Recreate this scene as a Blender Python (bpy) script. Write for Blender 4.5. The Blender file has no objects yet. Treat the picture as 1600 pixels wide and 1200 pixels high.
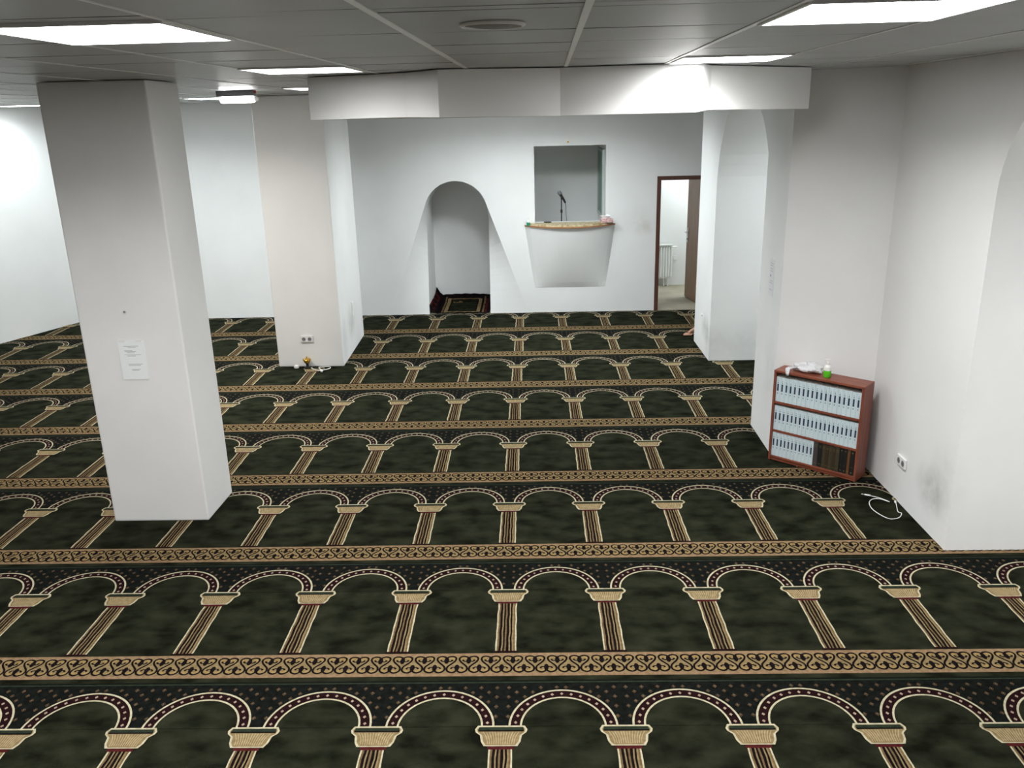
import bpy, bmesh, math, random
from mathutils import Vector, Matrix

# ------------------------------------------------------------------ camera, world, exposure
scene = bpy.context.scene
COL = scene.collection
rnd = random.Random(7)
PI = math.pi

F_PX, PITCH, ROLL, YAW, CAM_H = 1328.46, 0.3092, -0.0241, -0.0269, 3.0208
cd = bpy.data.cameras.new('camera')
cam = bpy.data.objects.new('camera', cd)
COL.objects.link(cam)
cd.sensor_width = 36.0
cd.lens = F_PX / 1600.0 * 36.0
cd.clip_start = 0.05
fw = Vector((math.sin(YAW) * math.cos(PITCH), math.cos(YAW) * math.cos(PITCH), -math.sin(PITCH)))
rt = Vector((math.cos(YAW), -math.sin(YAW), 0))
up = rt.cross(fw)
r2 = math.cos(ROLL) * rt + math.sin(ROLL) * up
u2 = -math.sin(ROLL) * rt + math.cos(ROLL) * up
m = Matrix.Identity(4)
for i in range(3):
    m[i][0], m[i][1], m[i][2] = r2[i], u2[i], -fw[i]
m.translation = Vector((0, 0, CAM_H))
cam.matrix_world = m
scene.camera = cam

w = bpy.data.worlds.new('world')
scene.world = w
w.use_nodes = True
w.node_tree.nodes['Background'].inputs[0].default_value = (0.9, 0.95, 1, 1)
w.node_tree.nodes['Background'].inputs[1].default_value = 0.02

scene.view_settings.view_transform = 'Standard'
scene.view_settings.look = 'None'
scene.view_settings.gamma = 1.0
scene.view_settings.use_curve_mapping = False
scene.view_settings.exposure = 0.0
PANEL = 22.0          # radiance of the lamp diffusers
BEAM = 40.0           # watts thrown mostly downwards by each panel's optic


# ------------------------------------------------------------------ materials
def principled(name, col, rough=0.6, metal=0.0, spec=0.5):
    mt = bpy.data.materials.new(name)
    mt.use_nodes = True
    b = mt.node_tree.nodes['Principled BSDF']
    b.inputs['Base Color'].default_value = (*col, 1)
    b.inputs['Roughness'].default_value = rough
    b.inputs['Metallic'].default_value = metal
    b.inputs['Specular IOR Level'].default_value = spec
    return mt


def mottled(name, c1, c2, scale, rough=0.6, spec=0.5, detail=4.0, stretch=(1, 1, 1), bump=0.0, bscale=60, lo=0.35, hi=0.65):
    mt = principled(name, c1, rough, 0, spec)
    nt = mt.node_tree
    b = nt.nodes['Principled BSDF']
    tc = nt.nodes.new('ShaderNodeTexCoord')
    mp = nt.nodes.new('ShaderNodeMapping')
    mp.inputs['Scale'].default_value = stretch
    nz = nt.nodes.new('ShaderNodeTexNoise')
    nz.inputs['Scale'].default_value = scale
    nz.inputs['Detail'].default_value = detail
    rp = nt.nodes.new('ShaderNodeValToRGB')
    rp.color_ramp.elements[0].position = lo
    rp.color_ramp.elements[1].position = hi
    rp.color_ramp.elements[0].color = (*c1, 1)
    rp.color_ramp.elements[1].color = (*c2, 1)
    nt.links.new(tc.outputs['Object'], mp.inputs['Vector'])
    nt.links.new(mp.outputs['Vector'], nz.inputs['Vector'])
    nt.links.new(nz.outputs['Fac'], rp.inputs['Fac'])
    nt.links.new(rp.outputs['Color'], b.inputs['Base Color'])
    if bump:
        n2 = nt.nodes.new('ShaderNodeTexNoise')
        n2.inputs['Scale'].default_value = bscale
        n2.inputs['Detail'].default_value = 3
        bp = nt.nodes.new('ShaderNodeBump')
        bp.inputs['Strength'].default_value = bump
        bp.inputs['Distance'].default_value = 0.004
        nt.links.new(tc.outputs['Object'], n2.inputs['Vector'])
        nt.links.new(n2.outputs['Fac'], bp.inputs['Height'])
        nt.links.new(bp.outputs['Normal'], b.inputs['Normal'])
    return mt


def emitter(name, col, strength):
    mt = bpy.data.materials.new(name)
    mt.use_nodes = True
    nt = mt.node_tree
    nt.nodes.remove(nt.nodes['Principled BSDF'])
    e = nt.nodes.new('ShaderNodeEmission')
    e.inputs[0].default_value = (*col, 1)
    e.inputs[1].default_value = strength
    nt.links.new(e.outputs[0], nt.nodes['Material Output'].inputs[0])
    return mt


M = {}
def stained(mt, spots, col=(0.33, 0.34, 0.33)):
    """adds soft scuff and dirt patches of their own shape: (centre, radii, strength)"""
    nt = mt.node_tree
    b = nt.nodes['Principled BSDF']
    src = b.inputs['Base Color'].links[0].from_socket
    tc = nt.nodes.new('ShaderNodeTexCoord')
    nz = nt.nodes.new('ShaderNodeTexNoise')
    nz.inputs['Scale'].default_value = 9
    nt.links.new(tc.outputs['Object'], nz.inputs['Vector'])
    for c, r, k in spots:
        mp = nt.nodes.new('ShaderNodeMapping')
        mp.vector_type = 'POINT'
        mp.inputs['Scale'].default_value = [1 / q for q in r]
        mp.inputs['Location'].default_value = [-a / q for a, q in zip(c, r)]
        ln = nt.nodes.new('ShaderNodeVectorMath')
        ln.operation = 'LENGTH'
        mr = nt.nodes.new('ShaderNodeMapRange')
        mr.interpolation_type = 'SMOOTHSTEP'
        mr.inputs[1].default_value, mr.inputs[2].default_value = 1.0, 0.1
        mr.inputs[3].default_value, mr.inputs[4].default_value = 0.0, k
        mu = nt.nodes.new('ShaderNodeMath')
        mu.operation = 'MULTIPLY'
        mx = nt.nodes.new('ShaderNodeMix')
        mx.data_type = 'RGBA'
        nt.links.new(tc.outputs['Object'], mp.inputs['Vector'])
        nt.links.new(mp.outputs['Vector'], ln.inputs[0])
        nt.links.new(ln.outputs['Value'], mr.inputs[0])
        nt.links.new(mr.outputs[0], mu.inputs[0])
        nt.links.new(nz.outputs['Fac'], mu.inputs[1])
        nt.links.new(mu.outputs[0], mx.inputs['Factor'])
        nt.links.new(src, mx.inputs[6])
        mx.inputs[7].default_value = (*col, 1)
        src = mx.outputs[2]
    nt.links.new(src, b.inputs['Base Color'])
    return mt


def wall_paint(name):
    return mottled(name, (0.78, 0.785, 0.78), (0.82, 0.825, 0.82), 1.3, 0.75, 0.25, bump=0.06, bscale=35)


M['wall_back'] = stained(wall_paint('white_back_wall_paint'), [((1.74, 13.15, 1.30), (0.22, 0.3, 0.16), 0.45), ((1.62, 13.15, 1.42), (0.35, 0.3, 0.3), 0.25)], (0.45, 0.38, 0.30))
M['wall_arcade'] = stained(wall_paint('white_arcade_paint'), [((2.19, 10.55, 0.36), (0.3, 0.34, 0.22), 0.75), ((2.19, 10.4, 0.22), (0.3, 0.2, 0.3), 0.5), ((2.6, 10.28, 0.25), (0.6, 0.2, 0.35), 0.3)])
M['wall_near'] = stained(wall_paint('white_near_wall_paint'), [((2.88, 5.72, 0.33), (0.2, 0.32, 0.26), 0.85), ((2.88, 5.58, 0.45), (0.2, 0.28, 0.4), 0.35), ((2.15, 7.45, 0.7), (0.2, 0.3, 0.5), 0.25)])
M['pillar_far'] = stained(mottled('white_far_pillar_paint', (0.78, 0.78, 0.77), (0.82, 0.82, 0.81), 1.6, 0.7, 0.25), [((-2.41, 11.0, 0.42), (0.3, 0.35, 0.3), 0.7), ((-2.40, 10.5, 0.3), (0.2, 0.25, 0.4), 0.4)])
M['wall'] = mottled('white_wall_paint', (0.78, 0.785, 0.78), (0.82, 0.825, 0.82), 1.3, 0.75, 0.25, bump=0.06, bscale=35)
M['pillar'] = mottled('white_pillar_paint', (0.78, 0.78, 0.77), (0.82, 0.82, 0.81), 1.6, 0.7, 0.25, bump=0.06, bscale=35)
M['tile'] = mottled('ceiling_tile', (0.36, 0.373, 0.37), (0.39, 0.403, 0.40), 2.5, 0.42, 0.4)
M['tbar'] = principled('ceiling_grid_metal', (0.78, 0.79, 0.77), 0.35)
M['void'] = principled('dark_ceiling_void', (0.03, 0.03, 0.03), 0.9)
M['white_metal'] = principled('white_lacquered_metal', (0.8, 0.8, 0.8), 0.4)
M['light'] = emitter('lamp_diffuser_glow', (1.0, 0.995, 0.985), PANEL)
M['light_cool'] = emitter('cool_lamp_diffuser_glow', (0.93, 0.99, 1.0), PANEL)
M['light_dim'] = emitter('dimmer_lamp_diffuser_glow', (1.0, 0.995, 0.985), PANEL * 0.4)
M['light_cool_dim'] = emitter('dimmer_cool_lamp_diffuser_glow', (0.93, 0.99, 1.0), PANEL * 0.6)
M['light_strong'] = emitter('added_strong_lamp_glow', (1.0, 0.965, 0.90), PANEL * 1.4)  # for the added panel that brightens the farther pillar
M['light_bright'] = emitter('added_bright_lamp_glow', (0.97, 1.0, 0.99), PANEL * 1.4)  # for the added aisle panel that brightens the near arch
M['tube'] = emitter('fluorescent_tube_glow', (1.0, 0.98, 0.97), PANEL * 1.5)
M['grey_plastic'] = principled('grey_plastic', (0.18, 0.18, 0.2), 0.5)
M['white_plastic'] = principled('white_plastic', (0.82, 0.82, 0.8), 0.35)
M['dark_hole'] = principled('dark_socket_hole', (0.02, 0.02, 0.02), 0.6)
M['black'] = principled('black_plastic', (0.012, 0.012, 0.012), 0.45)
M['brass'] = principled('polished_brass', (0.62, 0.38, 0.07), 0.3, 1.0)
M['red'] = principled('red_plastic', (0.45, 0.04, 0.02), 0.5)
M['steel'] = principled('brushed_steel', (0.55, 0.55, 0.55), 0.3, 1.0)
M['paper'] = principled('white_paper', (0.88, 0.91, 0.91), 0.3)
M['paper_grey'] = principled('greyish_paper', (0.74, 0.75, 0.77), 0.4)
M['ink'] = principled('grey_print', (0.25, 0.25, 0.26), 0.6)
M['ledge_wood'] = mottled('reddish_ledge_wood', (0.30, 0.13, 0.05), (0.40, 0.2, 0.09), 8, 0.45, stretch=(1, 8, 8))
M['ledge_stone'] = mottled('beige_marbled_laminate', (0.34, 0.25, 0.12), (0.62, 0.54, 0.36), 22, 0.4)
M['glass_green'] = principled('green_tinted_glass', (0.12, 0.25, 0.19), 0.35, 0, 0.15)
M['alu'] = principled('grey_window_frame', (0.42, 0.48, 0.46), 0.4)
M['speaker_grey'] = principled('grey_speaker_mesh', (0.22, 0.22, 0.22), 0.6)
M['tissue'] = principled('white_tissue', (0.85, 0.85, 0.85), 0.8)
M['pinkbox'] = mottled('pink_patterned_card', (0.5, 0.2, 0.2), (0.75, 0.6, 0.58), 45, 0.6)
M['bottle_green'] = principled('green_liquid', (0.10, 0.55, 0.02), 0.2)
M['bottle_teal'] = principled('teal_green_liquid', (0.03, 0.35, 0.2), 0.2)
M['side_floor'] = mottled('worn_beige_floor', (0.30, 0.27, 0.20), (0.42, 0.38, 0.30), 2.2, 0.6, bump=0.1)
M['radiator'] = principled('white_radiator_enamel', (0.8, 0.82, 0.8), 0.35)
M['skin'] = principled('skin', (0.56, 0.32, 0.22), 0.5)
M['trouser'] = principled('dark_grey_cloth', (0.03, 0.03, 0.035), 0.9)
M['shirt'] = principled('blue_grey_cloth', (0.12, 0.14, 0.18), 0.9)
M['hair'] = principled('black_hair', (0.012, 0.01, 0.008), 0.6)
M['eye'] = principled('eye_white', (0.8, 0.78, 0.75), 0.3)


def wood(name, c1, c2, axis=2):
    st = [18, 18, 18]
    st[axis] = 1.2
    return mottled(name, c1, c2, 3.5, 0.42, 0.45, stretch=tuple(st))


M['cherry_v'] = wood('cherry_veneer', (0.17, 0.045, 0.025), (0.26, 0.075, 0.04), 2)
M['cherry_h'] = wood('cherry_veneer_boards', (0.17, 0.045, 0.025), (0.27, 0.08, 0.042), 0)
M['door_frame'] = wood('brown_door_frame_veneer', (0.075, 0.03, 0.02), (0.115, 0.045, 0.03), 2)
M['door_leaf'] = wood('brown_door_leaf_veneer', (0.15, 0.085, 0.05), (0.24, 0.14, 0.085), 2)
M['bag'] = principled('milky_plastic_film', (0.66, 0.66, 0.68), 0.25)

# carpet colours
pile = dict(bump=0.5, bscale=260)
M['c_green'] = mottled('green_pile', (0.0046, 0.0053, 0.0030), (0.0202, 0.0224, 0.0128), 5.5, 0.95, 0.02, detail=9, stretch=(1, 1.5, 1), lo=0.33, hi=0.68, **pile)
M['c_dark'] = mottled('black_green_pile', (0.0036, 0.0042, 0.0036), (0.0072, 0.0084, 0.0072), 30, 0.95, 0.02, **pile)
M['c_seam'] = mottled('seam_pile', (0.0028, 0.0035, 0.0024), (0.0056, 0.0063, 0.0042), 30, 0.95, 0.05)
M['c_edge'] = mottled('light_green_pile', (0.0132, 0.0192, 0.0120), (0.0216, 0.0288, 0.0180), 25, 0.95, 0.02, **pile)
M['c_cream'] = mottled('cream_pile', (0.3312, 0.2952, 0.1944), (0.4320, 0.3960, 0.2808), 40, 0.95, 0.02, **pile)
M['c_tan'] = mottled('tan_pile', (0.1584, 0.1140, 0.0539), (0.2154, 0.1584, 0.0792), 40, 0.95, 0.02, **pile)
M['c_pink'] = mottled('rosy_tan_pile', (0.1647, 0.1045, 0.0570), (0.2281, 0.1521, 0.0887), 40, 0.95, 0.02, **pile)
M['c_gold'] = mottled('gold_pile', (0.2138, 0.1426, 0.0518), (0.2722, 0.1879, 0.0778), 40, 0.95, 0.02, **pile)
M['c_maroon'] = mottled('maroon_black_pile', (0.0080, 0.0030, 0.0035), (0.0151, 0.0055, 0.0060), 40, 0.95, 0.02, **pile)
M['c_red'] = mottled('wine_red_pile', (0.0403, 0.0069, 0.0075), (0.0634, 0.0115, 0.0115), 40, 0.95, 0.02, **pile)
M['c_black'] = mottled('black_pile', (0.0043, 0.0029, 0.0036), (0.0086, 0.0058, 0.0058), 40, 0.95, 0.02, **pile)
M['c_flute'] = mottled('pale_tan_pile', (0.30, 0.24, 0.14), (0.38, 0.31, 0.19), 40, 0.95, 0.02, **pile)
M['c_ringdot'] = mottled('rosy_cream_pile', (0.2400, 0.1650, 0.1275), (0.3150, 0.2325, 0.1800), 40, 0.95, 0.02, **pile)
M['c_dot'] = mottled('dim_brown_pile', (0.05, 0.033, 0.018), (0.085, 0.058, 0.033), 40, 0.95, 0.02, **pile)
M['c_brown'] = mottled('brown_pile', (0.0936, 0.0612, 0.0288), (0.1368, 0.0900, 0.0432), 40, 0.95, 0.02, **pile)


# ------------------------------------------------------------------ mesh helpers
class MB:
    """collects shapes and links them as one mesh object"""

    def __init__(self):
        self.v, self.f, self.mi, self.mats = [], [], [], []

    def m(self, key):
        if key not in self.mats:
            self.mats.append(key)
        return self.mats.index(key)

    def poly(self, pts, mat):
        n = len(self.v)
        self.v += [tuple(p) for p in pts]
        self.f.append(tuple(range(n, n + len(pts))))
        self.mi.append(self.m(mat))

    def box(self, a, b, mat, rot=None, org=(0, 0, 0)):
        x0, y0, z0 = a
        x1, y1, z1 = b
        p = [(x0, y0, z0), (x1, y0, z0), (x1, y1, z0), (x0, y1, z0), (x0, y0, z1), (x1, y0, z1), (x1, y1, z1), (x0, y1, z1)]
        if rot is not None:
            o = Vector(org)
            p = [tuple(o + rot @ (Vector(q) - o)) for q in p]
        n = len(self.v)
        self.v += p
        for q in ((0, 3, 2, 1), (4, 5, 6, 7), (0, 1, 5, 4), (1, 2, 6, 5), (2, 3, 7, 6), (3, 0, 4, 7)):
            self.f.append(tuple(n + i for i in q))
            self.mi.append(self.m(mat))

    def lathe(self, prof, mat, c=(0, 0, 0), seg=20, axis='z', sx=1.0, sy=1.0, mats=None):
        n = len(self.v)
        for r, h in prof:
            for k in range(seg):
                a = 2 * PI * k / seg
                x, y, z = r * math.cos(a) * sx, r * math.sin(a) * sy, h
                if axis == 'y':
                    x, y, z = x, h, y
                elif axis == 'x':
                    x, y, z = h, x, y
                self.v.append((c[0] + x, c[1] + y, c[2] + z))
        for i in range(len(prof) - 1):
            for k in range(seg):
                k2 = (k + 1) % seg
                self.f.append((n + i * seg + k, n + i * seg + k2, n + (i + 1) * seg + k2, n + (i + 1) * seg + k))
                self.mi.append(self.m(mats[i] if mats else mat))
        self.f.append(tuple(n + k for k in reversed(range(seg))))
        self.mi.append(self.m(mats[0] if mats else mat))
        e = n + (len(prof) - 1) * seg
        self.f.append(tuple(e + k for k in range(seg)))
        self.mi.append(self.m(mats[-1] if mats else mat))

    def tube(self, pts, r, mat, seg=8):
        pts = [Vector(p) for p in pts]
        n = len(self.v)
        ref = Vector((0, 0, 1))
        for i, p in enumerate(pts):
            d = (pts[min(i + 1, len(pts) - 1)] - pts[max(i - 1, 0)]).normalized()
            rr = r[i] if isinstance(r, (list, tuple)) else r
            a = d.cross(ref)
            if a.length < 1e-3:
                a = d.cross(Vector((1, 0, 0)))
            a.normalize()
            b = a.cross(d)
            for k in range(seg):
                t = 2 * PI * k / seg
                self.v.append(tuple(p + rr * (math.cos(t) * a + math.sin(t) * b)))
        for i in range(len(pts) - 1):
            for k in range(seg):
                k2 = (k + 1) % seg
                self.f.append((n + i * seg + k, n + i * seg + k2, n + (i + 1) * seg + k2, n + (i + 1) * seg + k))
                self.mi.append(self.m(mat))
        self.f.append(tuple(n + k for k in range(seg)))
        self.mi.append(self.m(mat))
        e = n + (len(pts) - 1) * seg
        self.f.append(tuple(e + k for k in reversed(range(seg))))
        self.mi.append(self.m(mat))

    def prism(self, plan, z0, z1, mat, caps=True):
        """vertical prism over a counter-clockwise plan; z1 may be a function of the point"""
        n = len(self.v)
        k = len(plan)
        zt = (lambda p: z1(p)) if callable(z1) else (lambda p: z1)
        zb = (lambda p: z0(p)) if callable(z0) else (lambda p: z0)
        self.v += [(p[0], p[1], zb(p)) for p in plan] + [(p[0], p[1], zt(p)) for p in plan]
        for i in range(k):
            j = (i + 1) % k
            self.f.append((n + i, n + j, n + k + j, n + k + i))
            self.mi.append(self.m(mat))
        if caps:
            self.f.append(tuple(n + i for i in reversed(range(k))))
            self.mi.append(self.m(mat))
            self.f.append(tuple(n + k + i for i in range(k)))
            self.mi.append(self.m(mat))

    def build(self, name, parent=None, smooth=False, bevel=0.0, seg=2, angle=40):
        me = bpy.data.meshes.new(name)
        me.from_pydata(self.v, [], self.f)
        for k in self.mats:
            me.materials.append(M[k])
        me.polygons.foreach_set('material_index', self.mi)
        if smooth:
            me.polygons.foreach_set('use_smooth', [True] * len(me.polygons))
            me.set_sharp_from_angle(angle=math.radians(angle))
        me.update()
        o = bpy.data.objects.new(name, me)
        COL.objects.link(o)
        if parent is not None:
            o.parent = parent
        if bevel:
            b = o.modifiers.new('bevel', 'BEVEL')
            b.width = bevel
            b.segments = seg
            b.limit_method = 'ANGLE'
        return o


def tag(o, label=None, cat=None, group=None, kind=None):
    if label:
        o['label'] = label
    if cat:
        o['category'] = cat
    if group:
        o['group'] = group
    if kind:
        o['kind'] = kind
    return o


def thing(name, loc, label, cat, group=None, rz=0.0):
    o = bpy.data.objects.new(name, None)
    o.empty_display_size = 0.1
    COL.objects.link(o)
    o.location = loc
    o.rotation_euler = (0, 0, rz)
    return tag(o, label, cat, group)


def copy_tree(o):
    c = o.copy()
    COL.objects.link(c)
    for ch in list(o.children):
        d = ch.copy()
        COL.objects.link(d)
        d.parent = c
        d.matrix_parent_inverse = ch.matrix_parent_inverse
        for g in list(ch.children):
            e = g.copy()
            COL.objects.link(e)
            e.parent = d
    return c


def fill(outlines, mat, mb, to3d):
    """planar face with holes: outlines of 2-D points, triangulated, added to mb"""
    bm = bmesh.new()
    for ol in outlines:
        vs = [bm.verts.new((p[0], p[1], 0)) for p in ol]
        for i in range(len(vs)):
            bm.edges.new((vs[i], vs[(i + 1) % len(vs)]))
    bmesh.ops.triangle_fill(bm, use_beauty=True, use_dissolve=False, edges=bm.edges[:])
    for f in bm.faces:
        mb.poly([to3d(v.co.x, v.co.y) for v in f.verts], mat)
    bm.free()


def zc(y):
    """height of the slightly sloping hung ceiling"""
    return 3.292 - 0.005 * (y - 6.0)


YB = 13.15            # back wall plane
XA = 2.17             # arcade face
XR = 2.88             # near right wall face


def xleft(y):
    return -7.16 + 0.392 * (y - 13.15)


# ------------------------------------------------------------------ floor
mb = MB()
mb.box((-14.2, -3.2, -0.12), (4.8, 13.14, -0.012), 'side_floor')
mb.box((-2.4, 13.14, -0.12), (4.8, 16.0, 0.0), 'side_floor')
tag(mb.build('floor'), 'worn beige floor beyond the doorway', 'floor', kind='structure')


# ------------------------------------------------------------------ carpet
def carpet():
    W, P = 0.64, 1.3195
    X0, Y0 = -0.1998, 3.4884
    off = [0.0044, 0.0090, -0.0137, -0.0050, -0.0042, -0.0007, 0.0063, 0.0038]
    mb = MB()
    L = [0.0006 * k for k in range(12)]
    YF = YB - 0.003

    def quad(x0, y0, x1, y1, lv, mat):
        y0, y1 = min(y0, YF), min(y1, YF)
        if y1 - y0 < 1e-4:
            return
        mb.poly([(x0, y0, L[lv]), (x1, y0, L[lv]), (x1, y1, L[lv]), (x0, y1, L[lv])], mat)

    def poly(pts, lv, mat):
        if max(p[1] for p in pts) > YF:
            pts = [(p[0], min(p[1], YF)) for p in pts]
        if min(p[0] - xleft(p[1]) for p in pts) < 0.003:      # trimmed along the slanting left wall
            out = []
            for i in range(len(pts)):
                a, b = pts[i - 1], pts[i]
                da, db = a[0] - xleft(a[1]) - 0.003, b[0] - xleft(b[1]) - 0.003
                if (da < 0) != (db < 0):
                    t_ = da / (da - db)
                    out.append((a[0] + (b[0] - a[0]) * t_, a[1] + (b[1] - a[1]) * t_))
                if db >= 0:
                    out.append(b)
            pts = out
            if len(pts) < 3:
                return
        mb.poly([(p[0], p[1], L[lv]) for p in pts], mat)

    def ring(cx, cy, ra, rb, lv, mat, n=26, ky=1.0):
        for k in range(n):
            a0, a1 = PI * k / n, PI * (k + 1) / n
            p = [(cx + ra * math.cos(a0), cy + ky * ra * math.sin(a0)), (cx + rb * math.cos(a0), cy + ky * rb * math.sin(a0)),
                 (cx + rb * math.cos(a1), cy + ky * rb * math.sin(a1)), (cx + ra * math.cos(a1), cy + ky * ra * math.sin(a1))]
            poly(p, lv, mat)

    def diamond(x, y, s, lv, inner=True):
        if y + s > YF:
            return
        k = 1.25
        poly([(x - s, y), (x, y - s * k), (x + s, y), (x, y + s * k)], lv, 'c_dot' if inner else 'c_ringdot')
        if inner:
            for t, c_ in ((0.55, 'c_black'), (0.30, 'c_pink')):
                t *= s
                lv += 1
                poly([(x - t, y), (x, y - t * k), (x + t, y), (x, y + t * k)], lv, c_)

    def stroke(pts, wd, lv, mat):
        n = len(pts)
        lft, rgt = [], []
        for i in range(n):
            a, b = pts[max(i - 1, 0)], pts[min(i + 1, n - 1)]
            dx, dy = b[0] - a[0], b[1] - a[1]
            l = math.hypot(dx, dy) or 1
            h = wd[i] if isinstance(wd, list) else wd
            lft.append((pts[i][0] - dy / l * h, pts[i][1] + dx / l * h))
            rgt.append((pts[i][0] + dy / l * h, pts[i][1] - dx / l * h))
        for i in range(n - 1):
            poly([rgt[i], rgt[i + 1], lft[i + 1], lft[i]], lv, mat)

    def smooth(pts, n=4):
        out = []
        for i in range(len(pts) - 1):
            p0, p1 = pts[max(i - 1, 0)], pts[i]
            p2, p3 = pts[i + 1], pts[min(i + 2, len(pts) - 1)]
            for k in range(n):
                t = k / n
                out.append(tuple(0.5 * ((2 * p1[j]) + (-p0[j] + p2[j]) * t + (2 * p0[j] - 5 * p1[j] + 4 * p2[j] - p3[j]) * t * t
                                        + (-p0[j] + 3 * p1[j] - 3 * p2[j] + p3[j]) * t ** 3) for j in (0, 1)))
        out.append(pts[-1])
        return out

    # scroll border: mirrored S strokes meeting in hearts (u along the band, v across it)
    sw = smooth([(0, .85), (-.056, .925), (-.225, .975), (-.38, .925), (-.427, .80), (-.35, .64), (-.20, .49), (-.08, .36), (-.045, .22), (-.10, .09),
                 (-.29, .01), (-.44, .075), (-.5, .17)], 3)
    hook = smooth([(0, .72), (-.09, .69), (-.17, .67), (-.235, .71), (-.27, .77)], 2)
    drop = [(0, .52), (.07, .56), (.115, .67), (.095, .79), (.06, .92), (-.06, .92), (-.095, .79), (-.115, .67), (-.07, .56)]
    lobe = [(-.09, .80), (-.13, .90), (-.24, .925), (-.34, .88), (-.37, .79), (-.30, .68), (-.24, .62), (-.16, .63), (-.22, .66), (-.29, .76), (-.2, .80)]
    lobe_a = [(-.07, .82), (-.10, .89), (-.22, .93), (-.33, .90), (-.375, .80), (-.33, .70), (-.28, .72), (-.30, .80), (-.22, .84)]

    for r in range(-3, 8):
        yr = Y0 + r * P
        xo = X0 + (off[r] if r >= 0 else 0)
        c0, c1 = -16, 6
        xl, xr = xleft(yr) - 0.5, 3.9
        sk = 0.0017

        def Y(dy, x):
            return yr + dy + sk * (x - X0)

        # plain ground and bands over the whole width of this row
        def band(d0, d1, lv, mat):
            a, b = xl, xr
            pts = [(a, Y(d0, a)), (b, Y(d0, b)), (b, Y(d1, b)), (a, Y(d1, a))]
            if pts[0][1] > YF:
                return
            poly(pts, lv, mat)
        band(-0.75, 0.5695, 0, 'c_green')
        band(-0.752, -0.540, 1, 'c_pink')
        band(-0.722, -0.567, 2, 'c_tan')
        band(0.153, 0.505, 1, 'c_dark')
        band(0.505, 0.516, 1, 'c_edge')
        band(0.516, 0.530, 1, 'c_seam')
        for c in range(c0, c1):
            cx = xo + c * W                       # column centre
            if cx < xl - 0.4 or cx > xr + 0.2:
                continue
            y0 = Y(0, cx)
            ax = cx + W / 2                       # arch centre to the right of the column
            ya = Y(0.153, ax)
            # arch: green inside, rings
            n = 26
            poly([(ax + 0.284 * math.cos(PI * k / n), ya + 1.02 * 0.284 * math.sin(PI * k / n)) for k in range(n + 1)], 3, 'c_green')
            ring(ax, ya, 0.214, 0.2245, 5, 'c_cream', ky=1.02)
            ring(ax, ya, 0.224, 0.274, 4, 'c_maroon', ky=1.02)
            ring(ax, ya, 0.273, 0.284, 5, 'c_cream', ky=1.02)
            for k in range(15):
                a = PI * (k + 0.5) / 15
                diamond(ax + 0.248 * math.cos(a), ya + 1.02 * 0.248 * math.sin(a), 0.0095, 6, False)
            # diamonds of the dotted spandrels
            for j in range(8):
                yy = 0.464 - 0.039 * j
                for q in range(4):
                    for sg in (1, -1):
                        u_ = 0.0325 + 0.0875 * q + (0.0437 if j % 2 else 0)
                        xx = cx + sg * u_
                        if u_ > W / 2 - 0.008:
                            continue
                        dd = min(math.hypot(xx - ax, (yr + yy - ya + sk * (xx - ax)) / 1.02), math.hypot(xx - ax + W, (yr + yy - ya) / 1.02))
                        if dd < 0.288:
                            continue
                        diamond(xx, Y(yy, xx), 0.0125, 2)
            # fluted column shaft with slightly wavering stripes
            ph = rnd.uniform(0, 6)
            stripes = ['c_cream', 'c_brown', 'c_black', 'c_tan', 'c_black', 'c_brown', 'c_black', 'c_tan', 'c_black', 'c_tan', 'c_brown', 'c_cream']
            ws = [0.9, 1.1, 1.5, 0.8, 1.1, 1.0, 1.5, 0.8, 1.1, 0.9, 1.0, 0.9]
            tot = sum(ws)
            ns = 8
            for k in range(ns):
                d0, d1 = -0.52 + 0.508 * k / ns, -0.52 + 0.508 * (k + 1) / ns

                def edge(u, d):
                    hw = 0.0625 - 0.006 * (d + 0.52)
                    return cx + (2 * u - 1) * hw + 0.0016 * math.sin(ph + d * 37 + 5 * u) + 0.001 * math.sin(ph * 2 + d * 71 + 9 * u)
                acc = 0
                for s_, wd in zip(stripes, ws):
                    u0, u1 = acc / tot, (acc + wd) / tot
                    acc += wd
                    poly([(edge(u0, d0), Y(d0, cx)), (edge(u1, d0), Y(d0, cx)), (edge(u1, d1), Y(d1, cx)), (edge(u0, d1), Y(d1, cx))], 3, s_)
            poly([(cx - 0.072, Y(-0.534, cx)), (cx + 0.072, Y(-0.534, cx)), (cx + 0.069, Y(-0.519, cx)), (cx - 0.069, Y(-0.519, cx))], 3, 'c_maroon')
            poly([(cx - 0.066, Y(-0.014, cx)), (cx + 0.066, Y(-0.014, cx)), (cx + 0.066, Y(0.012, cx)), (cx - 0.066, Y(0.012, cx))], 4, 'c_red')
            # capital: cream outline, tan bell with flutes, green abacus
            def cap(g):
                return [(-0.074 - g, 0.014 - g * 0.6), (0.074 + g, 0.014 - g * 0.6), (0.089 + g, 0.04), (0.096 + g, 0.085), (0.119 + g, 0.108),
                        (0.124 + g, 0.128), (0.114 + g * 0.6, 0.146 + g), (-0.114 - g * 0.6, 0.146 + g), (-0.124 - g, 0.128), (-0.119 - g, 0.108),
                        (-0.096 - g, 0.085), (-0.089 - g, 0.04)]
            poly([(cx + a, Y(b, cx)) for a, b in cap(0.011)], 6, 'c_cream')
            poly([(cx + a, Y(b, cx)) for a, b in cap(0.0)], 7, 'c_tan')
            for q in range(-6, 7):
                xa, xb = q * 0.0112, q * 0.0152
                fl = [(xa + (xb - xa) * t ** 2.2, 0.022 + 0.086 * t) for t in (0, 0.3, 0.55, 0.8, 1.0)]
                stroke([(cx + a, Y(b, cx)) for a, b in fl], 0.0016, 8, 'c_flute')
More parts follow.
